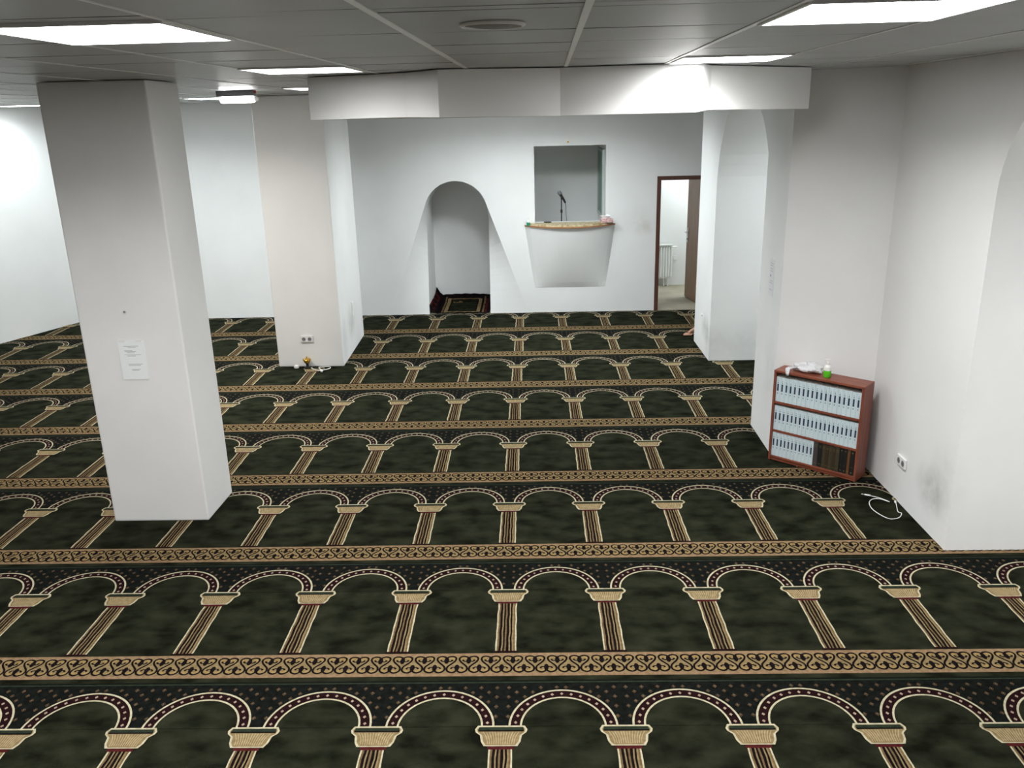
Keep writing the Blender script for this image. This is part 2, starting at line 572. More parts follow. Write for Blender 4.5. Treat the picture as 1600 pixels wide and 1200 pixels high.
            poly([(cx - 0.118, Y(0.122, cx)), (cx + 0.118, Y(0.122, cx)), (cx + 0.112, Y(0.144, cx)), (cx - 0.112, Y(0.144, cx))], 8, 'c_edge')
            poly([(cx - 0.116, Y(0.112, cx)), (cx + 0.116, Y(0.112, cx)), (cx + 0.118, Y(0.122, cx)), (cx - 0.118, Y(0.122, cx))], 8, 'c_black')
            # scroll border: five S scrolls to an arch
            for s in range(5):
                bx = cx + (s + 0.35) * W / 5
                ww, hh, by = W / 5, 0.155, -0.722

                def bp(u, v):
                    return (bx + u * ww, Y(by + v * hh, bx))
                for sg in (1, -1):
                    stroke([bp(sg * a, b) for a, b in sw], 0.0058, 4, 'c_black')
                    for a0, fl in ((0, 0), (0.5, 1)):
                        hk = [bp(a0 + sg * a, 1 - b if fl else b) for a, b in hook]
                        stroke(hk, [0.005, 0.005, 0.0045, 0.004, 0.004, 0.0045, 0.0055, 0.0065, 0.006][:len(hk)], 4, 'c_black')
                        la = [bp(a0 + sg * a, 1 - b if fl else b) for a, b in lobe_a]
                        for p in range(1, 4):
                            pass
                        q = len(la)
                        poly([la[0], la[1], la[2], la[8]], 3, 'c_gold')
                        poly([la[8], la[2], la[3], la[7]], 3, 'c_gold')
                        poly([la[7], la[3], la[4], la[5], la[6]], 3, 'c_gold')
                poly([bp(a, b) for a, b in drop], 5, 'c_black')
                poly([bp(0.5 + a, 1 - b) for a, b in drop], 5, 'c_black')
    o = mb.build('prayer_carpet')
    o.location = (0, 0, 0)
    tag(o, 'dark green wall-to-wall prayer carpet woven with rows of cream arches on columns', 'carpet')
    # base slab of the carpet, closing its thickness
    return o


CARPET = carpet()

# ------------------------------------------------------------------ walls
TOP = 3.42


def arc(cx, cz, r, a0, a1, n, kz=1.0):
    return [(cx + r * math.cos(a0 + (a1 - a0) * k / n), cz + kz * r * math.sin(a0 + (a1 - a0) * k / n)) for k in range(n + 1)]


# back wall with prayer niche, pulpit opening and doorway
mb = MB()
nx, nr, nz = -1.149, 0.485, 1.568          # niche centre, radius, spring height
a20 = math.radians(20)
TL = (nx - nr * math.cos(a20), nz + nr * math.sin(a20))
TR = (nx + nr * math.cos(a20), nz + nr * math.sin(a20))
OL = (TL[0] - TL[1] * math.tan(a20), 0.0)
OR = (TR[0] + TR[1] * math.tan(a20), 0.0)
arch_top = arc(nx, nz, nr, PI - a20, a20, 24)
DX0, DX1, DZ = 1.905, 2.765, 2.057
outline = [(-7.16, 0), OL] + arch_top + [OR, (DX0, 0), (DX0, DZ), (DX1, DZ), (DX1, 0), (4.7, 0), (4.7, TOP), (-7.16, TOP)]
PX0, PX1, PZ0, PZ1 = 0.057, 1.133, 1.40, 2.53
hole = [(PX0, PZ0), (PX1, PZ0), (PX1, PZ1), (PX0, PZ1)]
fill([outline, hole], 'wall_back', mb, lambda x, z: (x, YB, z))
# niche: splayed flanks
ND = 14.25
IY = YB + 0.33
for sx, T_, O_ in ((-1, TL, OL), (1, TR, OR)):
    xi = nx + sx * nr
    it = (xi, IY, nz)
    ib = (xi, YB, 0)
    nn, mm = 14, 8
    gr = []
    for a in range(nn + 1):
        f = a / nn
        po = Vector((O_[0], YB, 0)).lerp(Vector((T_[0], YB, T_[1])), f)
        pi_ = Vector(ib).lerp(Vector(it), f)
        gr.append([tuple(po.lerp(pi_, b / mm)) for b in range(mm + 1)])
    for a in range(nn):
        for b in range(mm):
            mb.poly([gr[a][b], gr[a][b + 1], gr[a + 1][b + 1], gr[a + 1][b]], 'wall_back')
    mb.poly([ib, (xi, ND, 0), (xi, ND, nz), it], 'wall_back')
    pts = arc(nx, nz, nr, 0 if sx > 0 else PI, a20 if sx > 0 else PI - a20, 5)
    for k in range(5):
        ya = IY + (YB - IY) * k / 5
        yb = IY + (YB - IY) * (k + 1) / 5
        mb.poly([(pts[k][0], ya, pts[k][1]), (pts[k + 1][0], yb, pts[k + 1][1]), (pts[k + 1][0], ND, pts[k + 1][1]), (pts[k][0], ND, pts[k][1])], 'wall_back')
for k in range(24):
    p, q = arch_top[k], arch_top[k + 1]
    mb.poly([(p[0], YB, p[1]), (q[0], YB, q[1]), (q[0], ND, q[1]), (p[0], ND, p[1])], 'wall_back')
full = arc(nx, nz, nr, PI, 0, 28)
mb.poly([(nx - nr, ND, 0)] + [(p[0], ND, p[1]) for p in full] + [(nx + nr, ND, 0)], 'wall_back')
# pulpit recess
PY = 14.45
PF = 0.55                                   # standing level behind the parapet
YP = YB + 0.14                              # back of the parapet
for xx in (PX0, PX1):
    mb.poly([(xx, YB, PZ0), (xx, YP, PZ0), (xx, YP, PF), (xx, PY, PF), (xx, PY, PZ1), (xx, YB, PZ1)], 'wall_back')
mb.poly([(PX0, PY, PF), (PX1, PY, PF), (PX1, PY, PZ1), (PX0, PY, PZ1)], 'wall_back')
mb.poly([(PX0, YB, PZ1), (PX1, YB, PZ1), (PX1, PY, PZ1), (PX0, PY, PZ1)], 'wall_back')
mb.poly([(PX0, YB, PZ0), (PX1, YB, PZ0), (PX1, YP, PZ0), (PX0, YP, PZ0)], 'wall_back')
mb.poly([(PX0, YP, PF), (PX1, YP, PF), (PX1, YP, PZ0), (PX0, YP, PZ0)], 'wall_back')
mb.poly([(PX0, YP, PF), (PX1, YP, PF), (PX1, PY, PF), (PX0, PY, PF)], 'side_floor')
# doorway reveals
for xx in (DX0, DX1):
    mb.poly([(xx, YB, 0), (xx, YB + 0.2, 0), (xx, YB + 0.2, DZ), (xx, YB, DZ)], 'wall_back')
mb.poly([(DX0, YB, DZ), (DX1, YB, DZ), (DX1, YB + 0.2, DZ), (DX0, YB + 0.2, DZ)], 'wall_back')
tag(mb.build('wall_back', smooth=True, angle=25), 'white back wall with arched niche, pulpit opening and doorway', 'wall', kind='structure')

# left wall (runs off at an angle)
mb = MB()
mb.prism([(xleft(13.35), 13.35), (xleft(13.35) - 0.2, 13.35), (xleft(-3.2) - 0.2, -3.2), (xleft(-3.2), -3.2)], 0, TOP, 'wall')
tag(mb.build('wall_left'), 'white left wall running off at an angle', 'wall', kind='structure')

# right: arcade wall with two arched openings
mb = MB()
XO = 3.2


def arch_wall(mat, mb, x0, x1, ya, yb, yA, yB, spring, rise, n=26, ends=True):
    """wall block between ya..yb (x0..x1 thick) with an arched opening yA..yB"""
    cy, a = (yA + yB) / 2, (yB - yA) / 2
    cv = [(cy + a * math.cos(PI - PI * k / n), spring + rise * math.sin(PI * k / n)) for k in range(n + 1)]
    ol = [(ya, 0), (yA, 0)] + cv + [(yB, 0), (yb, 0), (yb, TOP), (ya, TOP)]
    for x in (x0, x1):
        fill([ol], mat, mb, lambda y, z, x=x: (x, y, z))
    path = [(yA, 0)] + cv + [(yB, 0)]
    for p, q in zip(path[:-1], path[1:]):
        mb.poly([(x0, p[0], p[1]), (x1, p[0], p[1]), (x1, q[0], q[1]), (x0, q[0], q[1])], mat)
    for y in (ya, yb) if ends else ():
        mb.poly([(x0, y, 0), (x1, y, 0), (x1, y, TOP), (x0, y, TOP)], mat)


arch_wall('wall_arcade', mb, XA + 0.02, XO, 7.95, 11.27, 8.0, 10.28, 2.12, 1.05)
tag(mb.build('wall_right'), 'white arcade wall with an arched opening between two piers', 'wall', kind='structure')
mb = MB()
mb.prism([(2.155, 8.0), (2.145, 7.27), (XR, 6.92), (XR, 5.9), (3.62, 5.9), (3.62, 8.0)], 0, TOP, 'wall_near', False)
arch_wall('wall_near', mb, XR, 3.62, -3.2, 5.9, 3.425, 5.425, 2.45, 0.8, ends=False)
tag(mb.build('wall_right_near'), 'white right-hand pier and wall with an arched opening at the frame edge', 'wall', kind='structure')
mb = MB()
mb.box((4.6, -3.2, 0), (4.8, 16.0, TOP), 'wall')
tag(mb.build('wall_far_right'), 'white outer wall of the side aisle', 'wall', kind='structure')
mb = MB()
mb.box((-14.2, -3.4, 0), (4.8, -3.2, TOP), 'wall')
tag(mb.build('wall_front'), 'white wall behind the viewpoint', 'wall', kind='structure')

# side room beyond the door
mb = MB()
mb.box((1.3, 15.17, 0), (4.7, 15.3, TOP), 'wall')
mb.box((1.3, 13.36, 0), (1.42, 15.17, TOP), 'wall')
tag(mb.build('wall_side_room'), 'pale wall of the side room beyond the doorway', 'wall', kind='structure')
mb = MB()
mb.box((1.42, 13.36, 2.7), (4.6, 15.17, 2.8), 'wall')
tag(mb.build('ceiling_side_room'), 'white ceiling of the side room', 'ceiling', kind='structure')


# ------------------------------------------------------------------ ceiling
LX = [0.2 + 0.63 * k for k in range(-18, 8)]
LY = [2.62 - 0.62 * k for k in range(9, 0, -1)] + [2.60, 2.70] + [3.34 + 0.585 * k for k in range(0, 18)]
lamp_cells = set()
SKEW = 0.02                                 # the ceiling grid is laid slightly askew


def gx(x, y):
    return x + SKEW * (y - 4.0)


def gy(x, y):
    return y - SKEW * x



def cell(x, y):
    i = max(k for k in range(len(LX)) if gx(LX[k], y) <= x)
    j = max(k for k in range(len(LY)) if gy(x, LY[k]) <= y)
    return i, j


LAMPS = [
    ((-1.37, 3.1), 'light', 'large glowing square ceiling panel at the upper left, nearest the left pillar'),
    ((-1.37, 5.4), 'light_dim', 'glowing square ceiling panel just in front of the bulkhead\'s left end'),
    ((1.13, 3.1), 'light', 'large glowing square ceiling panel at the upper right, cut off by the frame'),
    ((1.13, 5.4), 'light', 'glowing square ceiling panel touching the bright right part of the bulkhead'),
    ((-7.0, 11.8), 'light_cool_dim', 'thin bright strip of a ceiling panel near the left wall, left of the near pillar'),
    ((-4.0, 10.9), 'light_cool', 'thin bright strip of a ceiling panel between the two pillars, behind the tube lamp'),
]
ADDED_LAMPS = [  # unseen panels added to bring the walls up to brightness
    ((-1.37, 0.6), 'light', 'added unseen ceiling light panel above and behind the viewpoint'),
    ((-3.2, 3.7), 'light', 'added unseen ceiling light panel left of the frame, before the near pillar'),
    ((-1.9, 8.3), 'light_dim', 'added ceiling light panel hidden behind the bulkhead, left one'),
    ((0.6, 11.2), 'light_cool', 'added ceiling light panel hidden behind the bulkhead, right one'),
    ((-0.5, 11.2), 'light_cool', 'added ceiling light panel hidden behind the bulkhead, before the niche wall'),
    ((-3.8, 8.4), 'light_strong', 'added unseen ceiling light panel just behind the near pillar'),
    ((0.5, 9.0), 'light_cool_dim', 'added ceiling light panel hidden behind the bulkhead, middle one'),
    ((3.62, 8.9), 'light_cool', 'added unseen ceiling light panel in the side aisle behind the far arch'),
    ((4.15, 3.2), 'light_bright', 'added unseen ceiling light panel in the side aisle beyond the right frame edge'),
    ((-5.1, 11.2), 'light_cool_dim', 'added ceiling light panel hidden behind the near pillar'),
]
for (xy, mat, lab) in LAMPS + ADDED_LAMPS:
    lamp_cells.add(cell(*xy))
SPK = cell(-0.11, 3.1)

mb = MB()
g = 0.003
for i in range(len(LX) - 1):
    for j in range(len(LY) - 1):
        if (i, j) in lamp_cells:
            continue
        xa, xb, ya, yb = LX[i] + g, LX[i + 1] - g, LY[j] + g, LY[j + 1] - g
        if yb > 13.6 or xb < -13.9:
            continue
        d = rnd.uniform(-0.0012, 0.0012)
        e = rnd.uniform(-0.0012, 0.0012)
        za, zb = zc(ya), zc(yb)
        lo = [(gx(xa, ya), gy(xa, ya), za + d), (gx(xb, ya), gy(xb, ya), za + e), (gx(xb, yb), gy(xb, yb), zb - d), (gx(xa, yb), gy(xa, yb), zb - e)]
        hi = [(p[0], p[1], p[2] + 0.012) for p in lo]
        mb.poly([lo[3], lo[2], lo[1], lo[0]], 'tile')
        for k in range(4):
            q = (k + 1) % 4
            mb.poly([lo[k], lo[q], hi[q], hi[k]], 'tile')
mb.poly([(-14.2, -3.2, zc(-3.2) + 0.014), (-14.2, 13.3, zc(13.3) + 0.014), (4.8, 13.3, zc(13.3) + 0.014), (4.8, -3.2, zc(-3.2) + 0.014)], 'void')
CEIL = mb.build('ceiling')
tag(CEIL, 'grey hung ceiling of square tiles', 'ceiling', kind='structure')
mb = MB()
for x in LX:
    h = 0.012 if -0.7 < x < 1.0 else 0.006
    ya, yb = -3.2, 13.15
    for (dz0, dz1) in ((-0.004, 0.003),):
        p = [(gx(x, ya) - h, ya, zc(ya) + dz0), (gx(x, ya) + h, ya, zc(ya) + dz0), (gx(x, yb) + h, yb, zc(yb) + dz0), (gx(x, yb) - h, yb, zc(yb) + dz0)]
        q = [(a, b, c + dz1 - dz0) for a, b, c in p]
        mb.poly([p[3], p[2], p[1], p[0]], 'tbar')
        for k in range(4):
            l = (k + 1) % 4
            mb.poly([p[k], p[l], q[l], q[k]], 'tbar')
mb.build('grid_rail', CEIL)


def ceiling_lamp(xy, mat, lab):
    i, j = cell(*xy)
    xa, xb, ya, yb = LX[i], LX[i + 1], LY[j], LY[j + 1]
    z = zc((ya + yb) / 2)
    t = thing('ceiling_light', (gx((xa + xb) / 2, (ya + yb) / 2), gy((xa + xb) / 2, (ya + yb) / 2), z - 0.006), lab, 'ceiling light', 'square ceiling light panels')
    hx, hy = (xb - xa) / 2 - 0.006, (yb - ya) / 2 - 0.004
    mb = MB()
    f = 0.014
    for a, b in (((-hx, -hy), (hx, -hy + f)), ((-hx, hy - f), (hx, hy)), ((-hx, -hy + f), (-hx + f, hy - f)), ((hx - f, -hy + f), (hx, hy - f))):
        mb.box((a[0], a[1], -0.004), (b[0], b[1], 0.016), 'white_metal')
    mb.build('frame', t)
    mb = MB()
    mb.box((-hx + f, -hy + f, 0.0), (hx - f, hy - f, 0.01), mat)
    mb.build('diffuser', t)
    t.rotation_euler = (-0.005, 0, -SKEW)
    ld = bpy.data.lights.new('lamp_light', 'AREA')
    ld.shape = 'RECTANGLE'
    ld.size, ld.size_y = 2 * hx - 0.03, 2 * hy - 0.03
    ld.energy = BEAM * {'light_dim': 0.22, 'light_strong': 1.4, 'light_bright': 1.4, 'light_cool_dim': 0.6}.get(mat, 1.0)
    ld.spread = math.radians(150)
    ld.color = (0.91, 0.985, 1.0) if mat.startswith('light_cool') else (1.0, 0.965, 0.90) if mat == 'light_strong' else (1.0, 0.995, 0.985)
    lo = bpy.data.objects.new('lamp_light', ld)
    COL.objects.link(lo)
    lo.parent = t
    lo.location = (0, 0, -0.0015)


for L_ in LAMPS + ADDED_LAMPS:
    ceiling_lamp(*L_)
# unseen lamp added to brighten the side room
t = thing('ceiling_light', (2.9, 14.3, 2.694), 'added unseen ceiling light panel of the side room beyond the doorway', 'ceiling light', 'square ceiling light panels')
mb = MB()
mb.box((-0.3, -0.3, -0.004), (0.3, 0.3, 0.006), 'white_metal')
mb.build('frame', t)
mb = MB()
mb.box((-0.28, -0.28, -0.01), (0.28, 0.28, -0.004), 'light_cool')
mb.build('diffuser', t)
ld = bpy.data.lights.new('lamp_light', 'AREA')
ld.size = 0.5
ld.energy = 20.0
ld.color = (0.9, 1.0, 0.99)
lo = bpy.data.objects.new('lamp_light', ld)
COL.objects.link(lo)
lo.parent = t
lo.location = (0, 0, -0.012)

# ceiling loudspeaker
t = thing('ceiling_speaker', (-0.12, 3.09, zc(3.09) - 0.001), 'round grey loudspeaker grille set in the ceiling tile at top centre', 'speaker')
mb = MB()
mb.lathe([(0.112, 0.0), (0.112, -0.006), (0.106, -0.010), (0.099, -0.009), (0.098, -0.003)], 'white_metal', seg=40)
mb.build('rim', t, smooth=True)
mb = MB()
mb.lathe([(0.099, -0.004), (0.06, -0.011), (0.03, -0.014), (0.004, -0.015)], 'speaker_grey', seg=40)
mb.build('grille', t, smooth=True)

# ------------------------------------------------------------------ stepped bulkhead under the ceiling
mb = MB()
front = [(-1.55, 6.28), (-0.82, 5.95), (-0.575, 5.67), (0.2, 5.81), (1.06, 5.70), (1.11, 5.76), (1.2, 5.98), (2.06, 6.64)]
zbv = [3.0, 3.005, 2.999, 2.991, 2.994, 3.0, 3.006, 2.995]
zb = {p: z for p, z in zip(front, zbv)}
back = [(2.14, 7.4), (-1.55, 7.2)]
mb.prism(front + back, lambda p: zb.get(p, 3.0), lambda p: zc(p[1]) - 0.006, 'pillar')
tag(mb.build('ceiling_bulkhead', bevel=0.003), 'white stepped bulkhead box hung under the ceiling, running to the right pier', 'bulkhead')


# ------------------------------------------------------------------ pillars
def pillar(plan, label, mat='pillar'):
    mb = MB()
    mb.prism(plan, 0.0, lambda p: zc(p[1]) - 0.004, mat)
    return tag(mb.build('pillar', bevel=0.012), label, 'pillar')


pillar([(-3.338, 6.03), (-2.585, 6.03), (-2.572, 6.55), (-3.338, 6.55)], 'thick white square pillar at the left with a paper notice taped on')
pillar([(-3.235, 10.32), (-2.40, 10.30), (-2.44, 11.88), (-3.235, 11.88)], 'white square pillar farther back with a double wall socket near its foot', 'pillar_far')

# ------------------------------------------------------------------ pulpit balcony
t = thing('pulpit_balcony', (0.59, YB - 0.002, 0.40), 'white tapering pulpit balcony with a curved wooden ledge on the back wall', 'pulpit')


def bow(hw, bulge, n=20):
    return [(-hw + 2 * hw * k / n, -bulge * (1 - (2 * k / n - 1) ** 2) ** 0.75) for k in range(n + 1)]


mb = MB()
lv = []
for k in range(13):
    s = k / 12
    hw = 0.545 + (0.685 - 0.545) * s ** 0.9
    lv.append([(x, y, s * 0.955) for x, y in bow(hw, 0.003 + 0.31 * s ** 0.85)])
for a, b in zip(lv[:-1], lv[1:]):
    for k in range(20):
        mb.poly([a[k], a[k + 1], b[k + 1], b[k]], 'wall')
mb.poly(list(reversed([(x, y, z) for x, y, z in lv[0]])), 'wall')
mb.poly([(x, y, z) for x, y, z in lv[-1]], 'wall')
me_o = mb.build('body', t, smooth=True, angle=50)
mb = MB()
mb.prism([(x, y) for x, y in bow(0.692, 0.345)], 0.952, 0.972, 'ledge_wood')
mb.build('ledge_edging', t)
mb = MB()
mb.prism([(x, y) for x, y in bow(0.66, 0.34)], 0.972, 1.004, 'ledge_stone')
mb.build('ledge', t)
# small fabric-covered roll along the front is part of the ledge; items standing on it follow
LZ = 0.40 + 1.0045

# window in the pulpit's side wall
t = thing('window_1', (PX1 - 0.002, 13.8, 1.42), 'narrow green glazed window in the side of the pulpit recess', 'window')
t['kind'] = 'structure'
mb = MB()
for y0, y1, z0, z1 in ((-0.45, -0.33, 0, 1.03), (0.5, 0.54, 0, 1.03), (-0.33, 0.5, 0, 0.05), (-0.33, 0.5, 0.99, 1.03)):
    mb.box((-0.035, y0, z0), (0.0, y1, z1), 'alu')
mb.build('window_frame', t)
mb = MB()
mb.box((-0.018, -0.33, 0.05), (-0.008, 0.5, 0.99), 'glass_green')
mb.build('window_pane', t)

# microphone on a stand
t = thing('microphone_stand', (0.475, 13.46, PF + 0.001), 'black microphone on a slim stand in the pulpit opening', 'microphone')
MH = PZ0 - PF - 0.04
mb = MB()
mb.lathe([(0.115, 0.0), (0.115, 0.014), (0.03, 0.026), (0.012, 0.04)], 'black', seg=24)
mb.build('base', t, smooth=True)
mb = MB()
mb.tube([(0, 0, 0.03), (0, 0, MH + 0.36)], 0.009, 'black')
mb.build('pole', t, smooth=True)
mb = MB()
mb.lathe([(0.017, MH + 0.15), (0.017, MH + 0.2)], 'black', seg=12)
mb.build('collar', t, smooth=True)
mb = MB()
mb.tube([(0, 0, MH + 0.355), (0.005, 0, MH + 0.385)], 0.014, 'black')
mb.build('clip', t, smooth=True)
mb = MB()
mb.tube([(0.06, 0, MH + 0.30), (0.035, 0, MH + 0.35), (0.0, 0, MH + 0.405), (-0.018, 0, MH + 0.435)], [0.014, 0.018, 0.022, 0.026], 'black', 12)
mc = mb.build('microphone', t, smooth=True)
mb = MB()
mb.tube([(-0.016, 0, MH + 0.432), (-0.025, 0, MH + 0.448), (-0.036, 0, MH + 0.465), (-0.045, 0, MH + 0.478), (-0.048, 0, MH + 0.484)], [0.028, 0.034, 0.033, 0.022, 0.004], 'grey_plastic', 14)
mb.build('grille_ball', mc, smooth=True)
mb = MB()
mb.tube([(0.06, 0, MH + 0.30), (0.066, -0.005, MH + 0.25), (0.07, -0.01, MH + 0.15), (0.082, -0.015, MH), (0.09, -0.02, MH - 0.3), (0.1, -0.02, 0.02), (0.2, 0.05, 0.006), (0.3, 0.1, 0.006)], 0.004, 'black')
mb.build('cable', t, smooth=True)

mb = MB()
coil = [(0.055 * (1 + 0.1 * math.sin(3 * a)) * math.cos(a), 0.04 * math.sin(a), 0.005 + 0.004 * (k / 40)) for k, a in enumerate([2 * PI * k / 16 for k in range(42)])]
mb.tube(coil, 0.004, 'black', 6)
o = mb.build('cable_coil', None, smooth=True)
o.location = (0.25, 13.12, LZ)
tag(o, 'dark coiled cable lying on the pulpit ledge, left of the microphone', 'cable')


def pump_bottle(loc, liquid, label, s=1.0):
    t = thing('sanitizer_bottle', loc, label, 'bottle')
    mb = MB()
    mb.lathe([(0.026 * s, 0.0), (0.030 * s, 0.006 * s), (0.031 * s, 0.05 * s), (0.029 * s, 0.06 * s)], liquid, seg=20)
    mb.build('liquid', t, smooth=True)
    mb = MB()
    mb.lathe([(0.029 * s, 0.06 * s), (0.028 * s, 0.085 * s), (0.022 * s, 0.1 * s), (0.014 * s, 0.106 * s), (0.014 * s, 0.118 * s)], 'white_plastic', seg=20)
    mb.build('body', t, smooth=True)
    mb = MB()
    mb.lathe([(0.016 * s, 0.118 * s), (0.016 * s, 0.132 * s), (0.006 * s, 0.134 * s), (0.006 * s, 0.145 * s)], 'white_plastic', seg=14)
    mb.box((-0.03 * s, -0.008 * s, 0.145 * s), (0.012 * s, 0.008 * s, 0.158 * s), 'white_plastic')
    mb.build('pump', t, smooth=True)
    return t


pump_bottle((-0.045, 13.07, LZ - 0.032), 'bottle_teal', 'small green and clear bottle standing on the pulpit ledge\'s left end', 0.82)
# tissue box
t = thing('tissue_box', (1.14, 13.03, LZ), 'pinkish tissue box with a white tissue on the pulpit ledge\'s right end', 'tissue box', rz=0.15)
mb = MB()
mb.box((-0.09, -0.05, 0), (0.09, 0.05, 0.055), 'pinkbox')
mb.build('carton', t, bevel=0.003)
mb = MB()
ring = []
for k in range(5):
    s = k / 4
    ring.append([((0.045 + 0.035 * s * (1 + 0.35 * math.sin(3 * a + k))) * math.cos(a) - 0.02, (0.012 + 0.03 * s) * math.sin(a), 0.05 + 0.05 * s * (1 + 0.25 * math.sin(2 * a))) for a in
                 [2 * PI * q / 18 for q in range(18)]])
for a, b in zip(ring[:-1], ring[1:]):
    for q in range(18):
        mb.poly([a[q], a[(q + 1) % 18], b[(q + 1) % 18], b[q]], 'tissue')
mb.build('tissue', t, smooth=True)

# hook above the pulpit opening
mb = MB()
mb.lathe([(0.014, 0.0), (0.014, -0.01), (0.004, -0.012), (0.004, -0.025)], 'brass', axis='y', seg=12)
o = mb.build('wall_hook', None, smooth=True)
o.location = (0.567, YB - 0.001, 2.585)
tag(o, 'tiny yellowish hook on the wall above the pulpit opening', 'hook')

# rug in the niche
mb = MB()
rx0, rx1 = nx - nr + 0.015, nx + nr - 0.015


def rugz(x, y):
    e = max(0.0, (y - 13.95) / 0.28)
    sidel = max(0.0, (rx0 + 0.09 - x) / 0.09)
    return 0.012 + 0.10 * e ** 1.6 * (1 - 0.25 * ((x - nx) / nr) ** 2) + 0.14 * sidel ** 1.3 + 0.004 * math.sin(x * 40 + y * 17)


def rugpatch(x0, x1, y0, y1, mat, lift=0.0, n=10):
    for i in range(n):
        for j in range(n):
            c = []
            for (p, q) in ((i, j), (i + 1, j), (i + 1, j + 1), (i, j + 1)):
                x, y = x0 + (x1 - x0) * p / n, y0 + (y1 - y0) * q / n
                c.append((x, y, rugz(x, y) + lift))
            mb.poly(c, mat)


rugpatch(rx0, rx1, 13.16, 14.22, 'c_black', 0, 18)
rugpatch(rx0, rx0 + 0.1, 13.2, 14.1, 'c_red', 0.002, 6)
rugpatch(rx1 - 0.09, rx1 - 0.05, 13.2, 14.1, 'c_red', 0.002, 6)
rugpatch(rx1 - 0.13, rx1 - 0.10, 13.2, 14.15, 'c_brown', 0.002, 6)
rugpatch(rx0 + 0.16, rx0 + 0.185, 13.2, 14.15, 'c_brown', 0.002, 6)
rugpatch(nx - 0.27, nx - 0.215, 13.24, 14.1, 'c_tan', 0.003, 8)
rugpatch(nx + 0.25, nx + 0.305, 13.24, 14.1, 'c_tan', 0.003, 8)
rugpatch(nx - 0.27, nx + 0.305, 13.22, 13.25, 'c_tan', 0.003, 8)
rugpatch(nx - 0.27, nx + 0.305, 14.07, 14.1, 'c_brown', 0.003, 8)
rugpatch(nx - 0.195, nx + 0.23, 13.27, 14.05, 'c_green', 0.003, 8)
rugpatch(nx - 0.17, nx - 0.02, 13.9, 14.0, 'c_brown', 0.005, 4)
o = mb.build('niche_rug', None, smooth=True)
o.modifiers.new('solid', 'SOLIDIFY').thickness = 0.008
tag(o, 'small dark rug with tan stripes laid inside the arched niche', 'rug')

# ------------------------------------------------------------------ door
t = thing('door_1', (DX0, YB, 0), 'brown wooden door standing open into the side room', 'door')
t['kind'] = 'structure'
fwid = 0.06
wd = DX1 - DX0
mb = MB()
mb.box((0.0, -0.02, 0), (fwid, 0.215, DZ), 'door_frame')
mb.box((wd - fwid, -0.02, 0), (wd, 0.215, DZ), 'door_frame')
mb.box((fwid, -0.02, DZ - fwid), (wd - fwid, 0.215, DZ), 'door_frame')
mb.build('door_frame', t, bevel=0.004)
leaf = bpy.data.objects.new('door_leaf', None)
mb = MB()
mb.box((-0.04, 0.0, 0.012), (0.0, 0.82, DZ - fwid - 0.005), 'door_leaf')
lf = mb.build('door_leaf', t, bevel=0.003)
lf.location = (wd - fwid - 0.004, 0.18, 0)
lf.rotation_euler = (0, 0, math.radians(7.5))
mb = MB()
mb.box((-0.048, 0.72, 0.93), (-0.04, 0.765, 1.16), 'steel')
mb.tube([(-0.045, 0.745, 1.09), (-0.09, 0.745, 1.09), (-0.092, 0.70, 1.09), (-0.09, 0.62, 1.09)], 0.009, 'steel')
mb.lathe([(0.012, -0.056), (0.012, -0.046)], 'dark_hole', c=(0, 0.742, 0.98), axis='x', seg=12)
mb.build('door_handle', lf, smooth=True)

# radiator in the side room
t = thing('radiator', (2.02, 15.07, 0.14), 'white ribbed panel radiator in the side room seen through the doorway', 'radiator')
mb = MB()
mb.box((-0.45, -0.03, 0.0), (0.46, 0.04, 0.60), 'radiator')
for k in range(20):
    x = -0.43 + 0.046 * k
    mb.box((x - 0.015, -0.045, 0.03), (x + 0.015, -0.028, 0.57), 'radiator')
mb.build('panel', t, bevel=0.006)
mb = MB()
mb.box((-0.45, -0.06, 0.585), (0.46, 0.05, 0.605), 'radiator')
mb.build('top_grille', t)
mb = MB()
mb.tube([(0.40, 0.0, 0.02), (0.40, 0.0, -0.138)], 0.01, 'white_plastic')
mb.tube([(0.33, 0.0, 0.02), (0.33, 0.0, -0.138)], 0.01, 'white_plastic')
mb.build('pipe', t, smooth=True)
mb = MB()
mb.lathe([(0.018, 0.46), (0.02, 0.5), (0.014, 0.54)], 'white_plastic', c=(0, -0.03, 0.56), axis='x', seg=12)
mb.build('valve', t, smooth=True)
mb = MB()
mb.box((-0.035, -0.012, 0), (0.035, 0, 0.075), 'white_plastic')
o = mb.build('wall_socket', None, bevel=0.003)
o.location = (2.55, 15.169, 0.45)
tag(o, 'small pale wall socket in the side room, right of the radiator', 'socket')


# ------------------------------------------------------------------ sockets and switches
def double_socket(loc, rz, label):
    t = thing('wall_socket', loc, label, 'socket', rz=rz)
    mb = MB()
    mb.box((-0.076, -0.018, -0.04), (0.076, -0.001, 0.04), 'white_plastic')
    mb.build('plate', t, bevel=0.004)
    for sx in (-1, 1):
        mb = MB()
        mb.lathe([(0.024, -0.0185), (0.024, -0.0195), (0.02, -0.0195), (0.019, -0.019)], 'grey_plastic', c=(sx * 0.037, 0, -0.002), axis='y', seg=20)
        mb.lathe([(0.004, -0.0200), (0.004, -0.019)], 'dark_hole', c=(sx * 0.037 - 0.009, 0, -0.002), axis='y', seg=8)
        mb.lathe([(0.004, -0.0200), (0.004, -0.019)], 'dark_hole', c=(sx * 0.037 + 0.009, 0, -0.002), axis='y', seg=8)
        mb.build('outlet', t)
    return t


